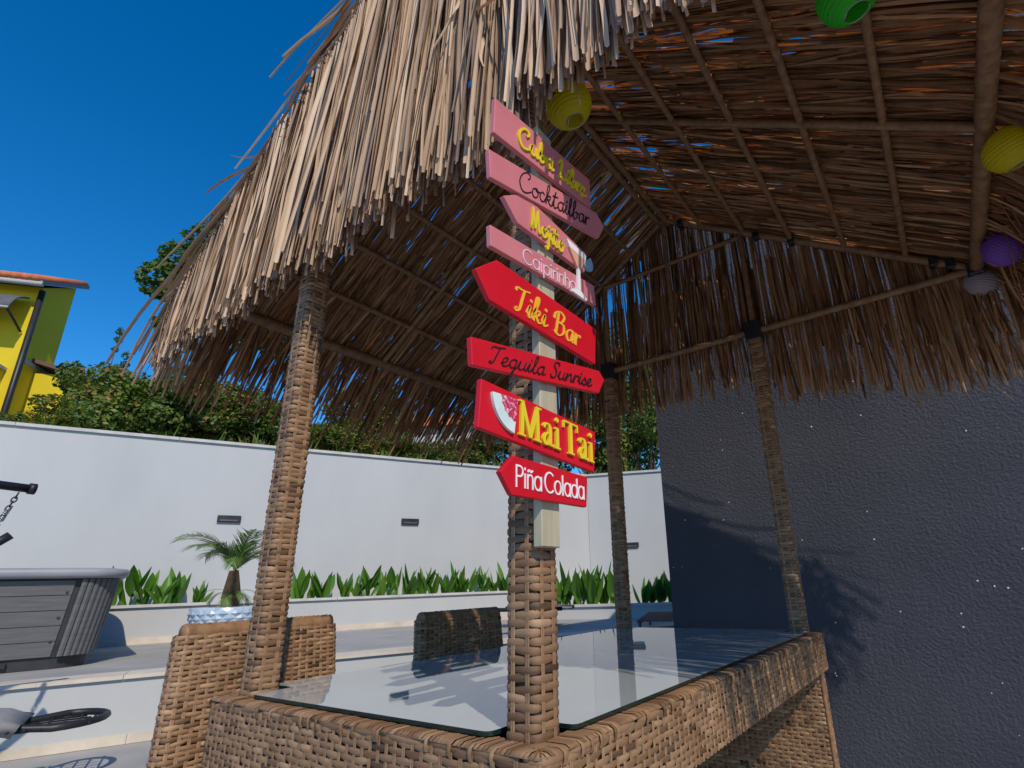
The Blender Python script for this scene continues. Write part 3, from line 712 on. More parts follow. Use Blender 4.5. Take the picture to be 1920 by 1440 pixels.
SCRIPT = {
 'a': (.50, [cr([(.40, .46), (.22, .50), (.06, .28), (.14, .03), (.30, .08), (.40, .40)]), cr([(.41, .52), (.38, .18), (.42, .03), (.54, .12)])]),
 'b': (.46, [cr([(-.04, .10), (.20, .60), (.25, .95), (.15, .98), (.10, .55), (.12, .06), (.26, .02), (.38, .22), (.32, .42), (.20, .34)]), cr([(.32, .42), (.40, .36), (.50, .42)])]),
 'c': (.38, [cr([(.32, .40), (.20, .49), (.06, .30), (.12, .04), (.28, .03), (.44, .16)])]),
 'e': (.38, [cr([(.02, .14), (.20, .24), (.30, .40), (.20, .50), (.08, .34), (.12, .06), (.26, .02), (.44, .16)])]),
 'i': (.26, [cr([(-.02, .14), (.12, .48), (.09, .14), (.15, .02), (.30, .14)]), [(.15, .66), (.16, .74)]]),
 'j': (.26, [cr([(-.02, .14), (.14, .48), (.12, 0), (.04, -.38), (-.12, -.34)]), [(.16, .66), (.17, .74)]]),
 'k': (.46, [cr([(-.04, .12), (.18, .62), (.24, .96), (.14, .98), (.08, .5), (.06, 0)]), cr([(.07, .22), (.20, .46), (.32, .44), (.26, .28), (.10, .24)]), cr([(.14, .25), (.28, .04), (.38, .02), (.52, .15)])]),
 'l': (.26, [cr([(-.04, .12), (.16, .55), (.22, .93), (.13, .98), (.08, .55), (.10, .06), (.20, .02), (.32, .15)])]),
 'n': (.50, [cr([(-.02, .14), (.08, .48), (.06, .02)]), cr([(.06, .1), (.20, .42), (.32, .46), (.34, .12), (.42, .02), (.54, .14)])]),
 'o': (.44, [cr([(.26, .49), (.08, .38), (.08, .08), (.24, .01), (.38, .18), (.34, .42), (.22, .48), (.30, .36), (.50, .40)])]),
 'q': (.48, [cr([(.38, .44), (.20, .50), (.06, .28), (.14, .03), (.30, .08), (.38, .40)]), cr([(.38, .46), (.34, 0), (.28, -.40), (.20, -.38), (.34, -.04), (.54, .16)])]),
 'r': (.34, [cr([(-.02, .14), (.04, .36), (.09, .50)]), [(.09, .50), (.08, .26), (.07, .01)], cr([(.08, .24), (.16, .42), (.25, .50), (.33, .44)])]),
 's': (.34, [cr([(-.02, .14), (.20, .50), (.22, .40), (.30, .16), (.18, .01), (.04, .08)]), cr([(.18, .01), (.30, .04), (.40, .14)])]),
 't': (.30, [cr([(-.02, .14), (.16, .70), (.18, .86), (.10, .5), (.09, .08), (.18, .02), (.34, .14)]), [(.0, .60), (.32, .64)]]),
 'u': (.48, [cr([(-.02, .14), (.08, .48), (.06, .12), (.16, .01), (.32, .16), (.36, .48)]), cr([(.36, .48), (.34, .12), (.42, .02), (.54, .14)])]),
 'C': (.72, [cr([(.50, .72), (.60, .84), (.58, .98), (.40, 1.03), (.16, .82), (.05, .42), (.20, .05), (.44, .01), (.72, .18)])]),
 'T': (.56, [cr([(.00, .78), (.06, .92), (.30, .92), (.62, 1.0)]), cr([(.38, .94), (.30, .5), (.24, .14), (.14, .0), (.06, .06), (.12, .14)])]),
 'B': (.66, [cr([(.02, .62), (.10, .90), (.34, 1.02), (.54, .88), (.44, .62), (.24, .54)]), cr([(.24, .54), (.52, .50), (.56, .22), (.36, .0), (.16, .03), (.08, .12)]), [(.24, .95), (.16, .04)]]),
 'L': (.60, [cr([(.10, .80), (.22, 1.0), (.30, .88), (.22, .40), (.12, .04), (.24, .06), (.40, .0), (.60, .10)])]),
 'M': (.74, [cr([(.02, .1), (.08, .0), (.14, .5), (.18, .98)]), cr([(.18, .98), (.24, .5), (.32, .1)]), cr([(.32, .1), (.44, .6), (.52, .98)]), cr([(.52, .98), (.54, .4), (.60, .02), (.72, .12)])]),
 'S': (.50, [cr([(.46, .82), (.40, .98), (.22, .98), (.14, .78), (.28, .54), (.38, .28), (.26, .03), (.08, .04), (.04, .18)])]),
 ' ': (.30, [])}
SERIF = {
 'M': (1.06, [[(.16, .02), (.20, .98)], [(.18, .98), (.52, .04)], [(.86, .98), (.52, .04)], [(.86, .02), (.84, .98)]], [[(.04, .02), (.30, .02)], [(.70, .02), (1.0, .02)], [(.06, .98), (.22, .98)], [(.84, .98), (1.0, .98)]]),
 'a': (.56, [cr([(.08, .52), (.16, .63), (.32, .62), (.38, .46), (.38, .10), (.44, .03), (.54, .06)]), cr([(.38, .38), (.20, .34), (.08, .18), (.14, .03), (.28, .05), (.38, .20)])], []),
 'i': (.34, [[(.17, .02), (.17, .62)], [(.15, .84), (.19, .92)]], [[(.05, .02), (.30, .02)], [(.05, .61), (.18, .61)]]),
 'T': (.80, [[(.40, .02), (.40, .98)]], [[(.04, .97), (.76, .97)], [(.05, .97), (.04, .78)], [(.75, .97), (.76, .78)], [(.26, .02), (.54, .02)]]),
 ' ': (.14, [])}

def letter_mesh(text, font, y0, y1, zc, slope_, H, nib, xf, raise_, name, mat, parent, slant=0.0, serif=False, nib_ang=35, thin=None, gap=0.0):
    """lettering on the board that faces +X; runs along Y. One mesh per word line."""
    pos = 0; strokes = []
    for ch in text:
        gl_ = font[ch]
        for s in gl_[1]: strokes.append(([(pos + px0 + slant * py0, py0) for px0, py0 in s], 0))
        if serif and len(gl_) > 2:
            for s in gl_[2]: strokes.append(([(pos + px0, py0) for px0, py0 in s], 1))
        pos += gl_[0] + gap
    sx = (y1 - y0) / pos; sy = H
    sg = slope_
    mb = MB(); na = R(nib_ang); nd = Vector((math.cos(na), math.sin(na))); npd = Vector((-nd.y, nd.x))
    a_, b_ = nib
    for pts, flag in strokes:
        p = [Vector((y0 + q[0] * sx, (q[1] - .5) * sy)) for q in pts]
        # drop doubles
        pp = [p[0]]
        for q in p[1:]:
            if (q - pp[-1]).length > 1e-5: pp.append(q)
        p = pp; m = len(p)
        if m < 2: continue
        lefts = []; rights = []
        e0 = (p[0] - p[1]).normalized(); e1 = (p[-1] - p[-2]).normalized()
        closed = (p[0] - p[-1]).length < 1e-4
        if not closed: p[0] = p[0] + e0 * b_ * .6; p[-1] = p[-1] + e1 * b_ * .6
        for i in range(m):
            if closed: tg = (p[(i + 1) % (m - 1)] - p[(i - 1) % (m - 1)]).normalized()
            else: tg = (p[min(i + 1, m - 1)] - p[max(i - 1, 0)]).normalized()
            nr = Vector((-tg.y, tg.x))
            hw = math.sqrt((a_ * nr.dot(nd)) ** 2 + (b_ * nr.dot(npd)) ** 2) if not flag else b_
            lefts.append(p[i] + nr * hw); rights.append(p[i] - nr * hw)
        def w3(q, d): return Vector((xf + d, q.x, zc + q.y + sg * (q.x - (y0 + y1) / 2)))
        v = []
        for l, r_ in zip(lefts, rights): v += [w3(l, raise_), w3(r_, raise_), w3(l, 0), w3(r_, 0)]
        f = []
        for i in range(m - 1):
            A = i * 4; B = A + 4
            f += [(A, A + 1, B + 1, B), (A + 2, A, B, B + 2), (A + 1, A + 3, B + 3, B + 1)]
        if not closed: f += [(0, 2, 3, 1), ((m - 1) * 4, (m - 1) * 4 + 1, (m - 1) * 4 + 3, (m - 1) * 4 + 2)]
        raise_ += 0.00005
        mb.add(v, f)
    return mb.build(name, mat, parent, recalc=False)

sg_ = empty('drink_sign', (1.052, -.01, 1.17), 0, 'pale wooden plank with eight pink and red drink-name boards on the near corner post', 'sign')
def spart(o, root=None):
    o.parent = root or sg_
    if root is None: o.matrix_parent_inverse = Matrix.Translation(-sg_.location)
    return o
def sbuild(mb, name, mat, parent=None, **kw): return spart(mb.build(name, mat, **kw), parent)
sbuild(MB().box(1.041, 1.063, -.047, .013, 1.172, 2.205, bev=.002), 'plank', MT['pine'])
BO = {
 'cuba': ([(-.214, 2.135), (.175, 2.186), (.173, 2.086), (-.217, 2.035)], 'pink', 1.066, 'pink board reading Cuba Libre in raised yellow letters'),
 'cock': ([(-.235, 1.972), (.195, 2.084), (.233, 2.062), (.202, 2.006), (-.229, 1.904)], 'pink', 1.071, 'pink arrow board reading Cocktailbar in black script'),
 'moj': ([(-.184, 1.89), (-.114, 1.942), (.137, 1.922), (.127, 1.861), (-.136, 1.85)], 'pink', 1.066, 'pink arrow board reading Mojito with a cocktail glass cut-out'),
 'cai': ([(-.222, 1.794), (.169, 1.842), (.175, 1.786), (-.219, 1.746)], 'pink', 1.066, 'narrow pink board reading Caipirinha in thin pale letters'),
 'tiki': ([(-.259, 1.673), (-.2, 1.723), (.169, 1.715), (.157, 1.615), (-.218, 1.624)], 'red', 1.066, 'red arrow board reading Tiki Bar in orange letters'),
 'teq': ([(-.265, 1.529), (.174, 1.603), (.197, 1.586), (.168, 1.542), (-.26, 1.475)], 'red', 1.066, 'red arrow board reading Tequila Sunrise in black script'),
 'mai': ([(-.236, 1.457), (.142, 1.438), (.13, 1.341), (-.242, 1.365)], 'red', 1.066, 'red board reading Mai Tai with a fruit slice cut-out'),
 'pina': ([(-.184, 1.296), (-.148, 1.331), (.1, 1.326), (.093, 1.259), (-.152, 1.258)], 'red', 1.066, 'red arrow board reading Pina Colada in white letters')}
bd = {}
for k, (pg, mt_, xb, lb) in BO.items():
    o = sbuild(MB().prism(pg, lambda a, b, d: Vector((d, a, b)), xb - .0005, xb + .0115), 'board', MT[mt_]); o['label'] = lb
    bv = o.modifiers.new('bevel', 'BEVEL'); bv.width = .0015; bv.segments = 2
    bd[k] = o
def lett(k, *a, **kw):
    o = letter_mesh(*a, **kw, parent=None); o.parent = bd[k]
    o.matrix_parent_inverse = Matrix.Translation(-sg_.location) if False else Matrix.Identity(4)
    return o
F1 = 1.0778
lett('cuba', 'Cuba Libre', SCRIPT, -.14, .142, 2.112, .131, .058, (.0040, .0030), F1, .004, 'lettering', MT['yellow_letter'], slant=.05)
lett('cock', 'Cocktailbar', SCRIPT, -.142, .150, 2.001, .265, .056, (.0016, .0013), F1 + .005, .0012, 'lettering', MT['black_letter'], slant=.08)
lett('moj', 'Mojito', SCRIPT, -.096, .03, 1.893, -.02, .060, (.0028, .0019), F1, .004, 'lettering', MT['yellow_letter'], slant=.02)
lett('cai', 'Caipirinha', SANS, -.122, .083, 1.7895, .105, .036, (.0014, .0014), F1, .0012, 'lettering', MT['pale_letter'])
lett('tiki', 'Tiki Bar', SCRIPT, -.150, .088, 1.665, -.0, .060, (.0044, .0017), F1, .0012, 'lettering', MT['orange_letter'], slant=.12, nib_ang=20)
lett('teq', 'Tequila Sunrise', SCRIPT, -.222, .130, 1.540, .158, .038, (.0021, .0010), F1, .0012, 'lettering', MT['black_letter'], slant=.22, nib_ang=30)
lett('mai', 'Mai Tai', SERIF, -.140, .124, 1.402, -.05, .070, (.0048, .0018), F1, .005, 'lettering', MT['yellow_letter'], serif=True, nib_ang=4)
lett('pina', 'Pi~a Colada', SANS, -.144, .084, 1.2945, -.0, .040, (.0018, .0018), F1, .0012, 'lettering', MT['white_letter'])
# cocktail glass cut-out on the Mojito board, reaching over the board below
yz = lambda a, b, d: Vector((d, a, b))
def cut(poly, d0, d1, name, mat, k):
    o = MB().prism(poly, yz, d0, d1).build(name, mat); o.parent = bd[k]; o['label'] = {'glass_bowl': 'peach triangular drinking glass bowl'}.get(name, name.replace('_', ' ')); del o['label']; return o
cut([(.052, 1.893), (.124, 1.889), (.100, 1.852), (.084, 1.852)], F1, F1 + .006, 'glass_bowl', MT['drink'], 'moj')
cut([(.041, 1.912), (.128, 1.907), (.124, 1.8895), (.052, 1.8935)], F1, F1 + .0064, 'glass_rim', MT['white_letter'], 'moj')
cut([(.087, 1.8515), (.097, 1.8515), (.095, 1.790), (.085, 1.790)], F1, F1 + .006, 'glass_stem', MT['white_letter'], 'moj')
cut([(.058, 1.779), (.088, 1.7895), (.096, 1.7895), (.121, 1.778), (.12, 1.772), (.058, 1.772)], F1, F1 + .006, 'glass_foot', MT['white_letter'], 'moj')
cut(arc(.138, 1.893, .024, .024, 60, -150, 14), F1 - .001, F1 + .0045, 'fruit_slice', MT['lemon_blue'], 'moj')
# fruit slice cut-out on the Mai Tai board
cxm, czm = -.143, 1.441
cut([(cxm, czm)] + [(cxm + .047 * math.cos(R(a)) * (1 + .04 * math.sin(a * .35)), czm + .047 * math.sin(R(a)) * (1 + .04 * math.sin(a * .35))) for a in np.linspace(183, 262, 14)], F1, F1 + .0064, 'slice_flesh', MT['flesh'], 'mai')
cut([(cxm + .07 * math.cos(R(a)), czm + .07 * math.sin(R(a))) for a in np.linspace(183, 262, 14)] + [(cxm + .046 * math.cos(R(a)), czm + .046 * math.sin(R(a))) for a in np.linspace(262, 183, 14)], F1, F1 + .006, 'slice_rind', MT['rind'], 'mai')

# ------------------------------------------------------------------ paper lanterns
def lantern(pos, rad, c, label, tilt=0.0, ax=0.0, hang=.2, sq=.92):
    e = empty('paper_lantern', pos, 0, label, 'lantern', 'paper lanterns under the thatched roof'); e.rotation_euler = (tilt, ax, 0)
    prof_ = []; nr = 13
    for i in range(nr * 4 + 1):
        a = R(-66 + 132 * i / (nr * 4)); rr = rad * math.cos(a) * (1 + .022 * math.cos(2 * math.pi * i / 4)); prof_.append((rr, rad * sq * math.sin(a)))
    m_ = paper('paper_' + c[1], c[0])
    MB().lathe(prof_, 32).build('shade', m_, e, smooth=True)
    t_ = rad * sq * math.sin(R(66)); r2 = rad * math.cos(R(66))
    MB().tube([(r2 * math.cos(a), r2 * math.sin(a), -t_) for a in np.linspace(0, 2 * math.pi, 20)], rad * .018, 6).build('ring', MT['steel'], e, smooth=True)
    MB().tube([(r2 * math.cos(a), r2 * math.sin(a), t_) for a in np.linspace(0, 2 * math.pi, 20)], rad * .018, 6).build('ring', MT['steel'], e, smooth=True)
    MB().tube([(-r2, 0, -t_), (0, 0, -t_ + rad * .5), (0, 0, t_)], rad * .018, 6).build('wire', MT['steel'], e, smooth=True)
    MB().tube([(0, 0, t_), (0, 0, t_ + hang)], .0025, 6).build('cord', MT['black'], e)
YEL = ((.80, .70, .015), 'yellow'); GRN = ((.06, .75, .05), 'green'); PUR = ((.36, .16, .74), 'purple'); WHT = ((.62, .56, .62), 'white')
lantern((1.055, .115, 2.42), .067, YEL, 'yellow ribbed paper lantern just above the top sign board', R(12), R(-12))
lantern((1.779, .343, 2.525), .075, GRN, 'green paper lantern at the top edge under the roof', R(10), R(-8), .12)
lantern((2.13, 1.10, 2.41), .076, YEL, 'yellow paper lantern hanging by the right eave', R(14), R(-14), .15)
lantern((2.146, 1.81, 2.41), .076, PUR, 'purple paper lantern beside the far right roof corner', R(25), R(50), .06)
lantern((2.085, 2.17, 2.44), .078, WHT, 'pale white paper lantern under the purple one', R(5), R(20), .05)
lantern((.15, .06, 2.44), .046, PUR, 'purple lantern glimpsed through the straw of the near gable', 0, 0, .08)
# cable of the lanterns
pts = []
for (a, b, s_) in (((2.08, -.1, 2.52), (2.09, .6, 2.52), .05), ((2.09, .6, 2.52), (2.12, 1.10, 2.58), .04), ((2.12, 1.10, 2.58), (2.13, 2.04, 2.62), .09), ((2.13, 2.04, 2.62), (2.03, 2.14, 2.47), .02)):
    for i in range(8):
        t = i / 8; p = Vector(a).lerp(Vector(b), t); p.z -= s_ * 4 * t * (1 - t); pts.append(p)
tag(MB().tube(pts, .0032, 6).build('lantern_cable', MT['black'], smooth=True), 'thin black cable strung along the right eave between the lanterns', 'cable')

# ------------------------------------------------------------------ chairs
def chair(yc, label, zt=.985):
    e = empty('wicker_chair', (-.53, yc, 0), 0, label, 'chair', 'rattan chairs along the bar')
    hw_, zb = .292, .40
    def warp(V):
        V = V.copy(); f = 1 + .16 * (zt - V[..., 2]); V[..., 1] *= f; V[..., 0] += (V[..., 2] - zt) * -.10; return V
    b_ = MB(); n = 8
    core = np.array([[x, y, z] for z in (zb, zt - .012) for (x, y) in ((-.024, -hw_ + .012), (.024, -hw_ + .012), (.024, hw_ - .012), (-.024, hw_ - .012))])
    core = warp(core); b_.add(core.tolist(), [(0, 1, 5, 4), (1, 2, 6, 5), (2, 3, 7, 6), (3, 0, 4, 7), (4, 5, 6, 7), (3, 2, 1, 0)])
    b = b_.build('backrest', MT['wicker_core'], e)
    weave_parts(b, rrect(-.034, .034, -hw_, hw_, .03), zb, zt - .004, warp=warp, rowp=.0155, sp=.029, amp=.005)
    pts = warp(np.array([[0, y, zt] for y in np.linspace(-hw_ + .02, hw_ - .02, 60)])); rr = [.031 * (1.07 if i % 2 else .95) * random.uniform(.97, 1.03) for i in range(60)]
    MB().tube(pts.tolist(), rr, 10).build('top_roll', MT['wrap'], b, smooth=True)
    s = MB().box(-.02, .46, -.26, .26, .36, .455, bev=.01).build('seat', MT['wicker_core'], e)
    weave_parts(s, rrect(-.026, .466, -.266, .266, .02), .36, .455, rowp=.0155, sp=.034, amp=.0055)
    for (x, y) in ((.0, -.24), (.0, .24), (.43, -.24), (.43, .24)): wrapped((x, y, 0), (x, y, .36), .022).build('leg', MT['wrap'], e, smooth=True)
chair(.255, 'sunlit rattan chair at the near end of the bar, left of the corner')
chair(1.285, 'shaded rattan chair farther along the bar behind the glass top', .966)

# ------------------------------------------------------------------ hot tub
cn = Y(7.38 * math.sin(R(-73.14 + 66.5)), 7.38 * math.cos(R(-73.14 + 66.5)))
tb = empty('hot_tub', (cn.x - tv.x * .16, cn.y - tv.y * .16, TZ), math.atan2(tv.y, tv.x) + R(9.5), 'grey panelled hot tub with rounded rim on the raised terrace', 'hot tub')
# local: +x along the wall (image right), +y away from camera; near right bottom corner at the origin
TWd, TDp, THt = 2.2, 2.2, .90
fl = .10     # outward flare at the top
def tubpt(x, y, z): # flare grows with height
    k = z / THt * fl; cx_, cy_ = -TWd / 2, TDp / 2
    return Vector((cx_ + (x - cx_) * (1 + k / (TWd / 2)), cy_ + (y - cy_) * (1 + k / (TDp / 2)), z))
def tubring(ins, z, r=.26, n=8):
    P = []
    for (cx_, cy_, a0) in ((-r - ins, r + ins, -90), (-r - ins, TDp - r - ins, 0), (-TWd + r + ins, TDp - r - ins, 90), (-TWd + r + ins, r + ins, 180)):
        for k in range(n + 1):
            a = R(a0 + 90 * k / n); P.append(tubpt(cx_ + r * math.cos(a), cy_ + r * math.sin(a), z))
    return P
def ringmesh(levels, cap=True):
    mb = MB(); n = len(levels[0]); v = [p for l in levels for p in l]
    f = [(i * n + k, i * n + (k + 1) % n, (i + 1) * n + (k + 1) % n, (i + 1) * n + k) for i in range(len(levels) - 1) for k in range(n)]
    if cap: f.append(tuple((len(levels) - 1) * n + k for k in range(n)))
    return mb.add(v, f)
ringmesh([tubring(.03, .0), tubring(.03, .105)]).build('base', MT['tub_base'], tb)
ringmesh([tubring(.02, .10), tubring(.02, .80)]).build('cabinet', MT['tub_base'], tb)
zs = np.linspace(.105, .79, 6)
for i in range(5):
    p0, p1 = zs[i] + .003, zs[i + 1] - .003
    v = [tubpt(x, y, z) for (x, y, z) in ((-TWd + .30, .006, p0), (-.30, .006, p0), (-.30, .006, p1), (-TWd + .30, .006, p1), (-TWd + .30, .03, p0), (-.30, .03, p0), (-.30, .03, p1), (-TWd + .30, .03, p1))]
    MB().add(v, [(0, 1, 2, 3), (7, 6, 5, 4), (0, 4, 5, 1), (1, 5, 6, 2), (2, 6, 7, 3), (3, 7, 4, 0)]).build('board', MT['tub'], tb)
for i in range(9):   # ribbed corner trim
    a0, a1 = R(-90 + 10 * i + .8), R(-90 + 10 * i + 9.2); c0 = (-.26, .26)
    v = []
    for z in (.105, .80):
        for (a, rr) in ((a0, .262), (a0, .275), ((a0 + a1) / 2, .281), (a1, .275), (a1, .262)): v.append(tubpt(c0[0] + rr * math.cos(a), c0[1] + rr * math.sin(a), z))
    MB().add(v, [(i_, i_ + 1, i_ + 6, i_ + 5) for i_ in range(4)] + [(0, 1, 2, 3, 4), (5, 6, 7, 8, 9)]).build('corner_rib', MT['tub'], tb)
for z in (.24, .45, .68):
    p = tubpt(-.335, .002, z); MB().lathe([(0, .006), (.010, .004), (.013, 0)], 10, M=Matrix.Translation(p) @ Matrix.Rotation(R(90), 4, 'X')).build('screw', MT['tub_base'], tb)
for x in (-.62, -1.05, -1.6):
    MB().box(x - .05, x + .05, -.012, .05, .03, .075, bev=.006).build('foot_recess', MT['black'], tb)
lv = [tubring(.0, .805), tubring(-.05, .808), tubring(-.068, .83), tubring(-.068, .87), tubring(-.05, .893), tubring(.02, .905), tubring(.3, .91)]
ringmesh(lv).build('rim', MT['tub_rim'], tb, smooth=True)

# ------------------------------------------------------------------ hanging lounger at the left edge
lo = empty('hanging_lounger', (-3.2, .1, 0), 0, 'black hanging lounger with grey cushion and blue canopy cut by the left edge', 'lounger')
def lp(*p): return Vector(p) - Vector((-3.2, .1, 0))
# bed: long loop, foot end to the right
A = Vector((-3.07, .60, .36)); ud = Vector((-.14, -1, .03)).normalized(); wd_ = Vector((-.93, .36, .02)).normalized()
bed = []
for i in range(13): a = R(90 - 180 * i / 12); bed.append(A + ud * (.24 - .24 * math.cos(a)) + wd_ * (.24 + .24 * -math.sin(a)))
bed = [A + ud * 1.7 + wd_ * 0.0] + [A + ud * .9] + [A + ud * (.22 * (1 - math.cos(t))) + wd_ * (.30 * (1 - math.cos(t)) if False else 0) for t in ()] + bed[::-1] + [A + ud * .9 + wd_ * .48, A + ud * 1.7 + wd_ * .48]
MB().tube([p - lo.location for p in bed], .022, 10).build('bed_frame', MT['black'], lo, smooth=True)
for i in range(14):
    t = .07 + i * .075; q = A + ud * t
    MB().tube([q - lo.location + wd_ * .012, q - lo.location + wd_ * .24 + Vector((0, 0, -.02)), q + wd_ * .468 - lo.location], .0075, 6).build('cross_cord', MT['black'], lo, smooth=True)
for j in range(1, 6):
    MB().tube([A + ud * t + wd_ * (.08 * j) - lo.location + Vector((0, 0, -.016)) for t in (.06 + .03 * abs(j - 3), .5, 1.1)], .006, 6).build('long_cord', MT['black'], lo, smooth=True)
cu = MB(); V = []
for i in range(12):
    for j in range(9):
        t = i / 11; s = j / 8
        q = A + ud * (.40 + t * 1.2) + wd_ * (.03 + .42 * s) - lo.location
        hgt = .03 + .085 * (min(1, t * 6) ** .5 if t < .17 else 1) * (math.sin(math.pi * (.06 + .88 * s)) ** .4) + random.gauss(0, .002)
        V.append(Vector((q.x, q.y, q.z + hgt)))
cu.add(V, [(i * 9 + j, (i + 1) * 9 + j, (i + 1) * 9 + j + 1, i * 9 + j + 1) for i in range(11) for j in range(8)])
o = cu.build('cushion', MT['cushion'], lo, smooth=True); sm = o.modifiers.new('thick', 'SOLIDIFY'); sm.thickness = .07; sm.offset = -1
# upright curved pole, top bar, chain, arm, canopy
MB().tube([lp(-3.16, -1.0, 1.845), lp(-3.2, -.35, 1.835), lp(-3.213, -.02, 1.82)], .027, 12).build('top_bar', MT['black'], lo, smooth=True)
MB().tube([lp(-3.212, -.03, 1.821), lp(-3.2145, .004, 1.8195)], .036, 12).build('end_cap', MT['black'], lo, smooth=True)
MB().tube([lp(-3.05, -.9, 0), lp(-3.0, -1.2, .6), lp(-3.06, -1.2, 1.3), lp(-3.16, -1.0, 1.84)], .03, 10).build('stand', MT['black'], lo, smooth=True)
c0 = Vector((-3.216, -.07, 1.785)); c1 = Vector((-3.224, -.135, 1.53))
for i in range(9):
    p = c0.lerp(c1, (i + .5) / 9); dr_ = (c1 - c0).normalized(); sd_ = (Vector((.3, 1, 0)) if i % 2 else Vector((1, -.2, 0))); sd_ = (sd_ - dr_ * sd_.dot(dr_)).normalized()
    MB().tube([p - lo.location + dr_ * (.02 * math.cos(a)) + sd_ * (.012 * math.sin(a)) for a in np.linspace(0, 2 * math.pi, 13)], .0042, 6).build('chain_link', MT['black'], lo, smooth=True)
sp_ = []
for i in range(60): a = i / 60 * 2 * math.pi * 9; p = Vector((-3.214, -.09, 1.70)).lerp(Vector((-3.218, -.115, 1.60)), i / 59); sp_.append(p - lo.location + Vector((.014 * math.cos(a), .014 * math.sin(a), 0)))
MB().tube(sp_, .003, 5).build('spring', MT['steel'], lo, smooth=True)
MB().tube([lp(-3.216, -.05, 1.52), lp(-3.222, -.10, 1.47), lp(-3.23, -.28, 1.36), lp(-3.23, -.6, 1.1), lp(-3.2, -1.1, .8)], .026, 10).build('arm', MT['black'], lo, smooth=True)
can = [[lp(-3.18 - .1 * j, -.17 - .3 * i - .03 * j, 1.79 - .0 * i - (.10 * j) + .02 * math.sin(i + j)) for i in range(5)] for j in range(4)]
can = [[lp(-3.25 - .06 * j, -.16 - .05 * j - .26 * i, 1.80 - .085 * j + .01 * i) for i in range(5)] for j in range(5)]
mb = MB(); mb.add([p for r_ in can for p in r_], [(j * 5 + i, j * 5 + i + 1, (j + 1) * 5 + i + 1, (j + 1) * 5 + i) for j in range(4) for i in range(4)])
o = mb.build('canopy', MT['blue_cloth'], lo, smooth=True); sm = o.modifiers.new('thick', 'SOLIDIFY'); sm.thickness = .008

# ------------------------------------------------------------------ low loungers beyond the bar
def black_lounger():
    q = pol(-38.6, 8.6, TZ); e = empty('sun_lounger', q, R(18), 'low black sun lounger by the planter, seen behind the corner post', 'lounger')
    for s in (0, .62): MB().tube([(-.75, s, .26), (.42, s, .26)], .03, 10).build('side_rail', MT['black'], e, smooth=True)
    for (x, y) in ((-.6, 0), (.1, 0), (-.6, .62), (.1, .62)): MB().tube([(x, y, .0), (x, y, .26)], .02, 8).build('leg', MT['black'], e, smooth=True)
    MB().box(-.73, .40, .03, .59, .245, .262, bev=.004).build('sling', MT['cushion'], e)
black_lounger()
q = pol(-26.7, 7.9, TZ - .12)
e = empty('slatted_lounger', q, R(8), 'reddish slatted wooden lounger beside the dark house', 'lounger')
for i in range(13):
    MB().box(-.26 + i * .047, -.26 + i * .047 + .026, 0, .55, .195, .215, M=Matrix.Rotation(R(9), 4, 'X'), bev=.003).build('slat', MT['red_wood'], e)
for x in (-.25, .31): MB().box(x, x + .03, 0, .56, .165, .194, M=Matrix.Rotation(R(9), 4, 'X')).build('rail', MT['red_wood'], e)
for (x, y, h) in ((-.24, .03, .17), (.32, .03, .17), (-.24, .46, .22), (.32, .46, .22)): MB().box(x - .012, x + .018, y - .02, y + .02, -.35, h).build('leg', MT['red_wood'], e)

# ------------------------------------------------------------------ planting in the boxes
def leaf_mesh(name, L, Wd, bend, fold, tint):
    K = 8; V = np.zeros((1, K, 5, 3))
    for i in range(K):
        t = i / (K - 1); wv = Wd * (math.sin(math.pi * min(1, .06 + t * .94) ** .8) ** .9) + .004
        cx_ = bend * t ** 2 * L; cz_ = L * t * (1 - .12 * abs(bend) * t)
        for j in range(5):
            s = (j - 2) / 2; V[0, i, j] = (cx_ - fold * abs(s) * wv * -.5 , s * wv / 2, cz_ + .004 * math.sin(j * 2 + i))
    return grids(name, V, [tint])
LEAF = [leaf_mesh('canna_leaf', random.uniform(.38, .58), random.uniform(.13, .185), random.uniform(.05, .42), random.uniform(.3, .8), random.uniform(.25, .85)) for _ in range(9)]
for l in LEAF: l.materials.append(MT['canna'])
def canna(pos, sc_, n, label, seed):
    rr = random.Random(seed)
    e = empty('canna_plant', pos, rr.uniform(0, 6.28), label, 'plant', 'broad-leaved plants in the white planters'); e.scale = (sc_, sc_, sc_)
    for k in range(n):
        o = link('leaf', rr.choice(LEAF), None, e)
        o.location = (rr.gauss(0, .03), rr.gauss(0, .03), rr.uniform(0, .22) if k > 1 else 0)
        o.rotation_euler = (0, rr.uniform(.02, .36), k * 2.4 + rr.uniform(-.5, .5)); s = rr.uniform(.72, 1.1); o.scale = (s, s * rr.uniform(.85, 1.1), s)
    st = MB().tube([(0, 0, -.02), (.005, 0, .15), (0, .004, .30)], [.014, .012, .006], 6).build('stem', MT['canna'], e, smooth=True)
def pxaz(x): return math.degrees(math.atan2((x - 1077.4), 1000.3 / math.cos(R(18.33)) * 1.075)) - 33.98
PXL = [(128, .55), (150, .55), (208, .62), (248, .75), (272, .72), (306, .62), (330, .74), (376, .52), (562, .70), (585, .5), (602, .78), (645, .62), (668, .66), (692, .78), (716, .72), (738, .8), (764, .78), (792, .76), (812, .6), (838, .64), (858, .74), (880, .66), (902, .6), (926, .56), (945, .66), (5, .6), (52, .5)]
def ray_az(x, y=1110):
    d = fw + rt * ((x - 1077.42) / 1000.3) - up * ((y - 765.6) / 1000.3); return math.degrees(math.atan2(d.x, d.y))
lab = {}
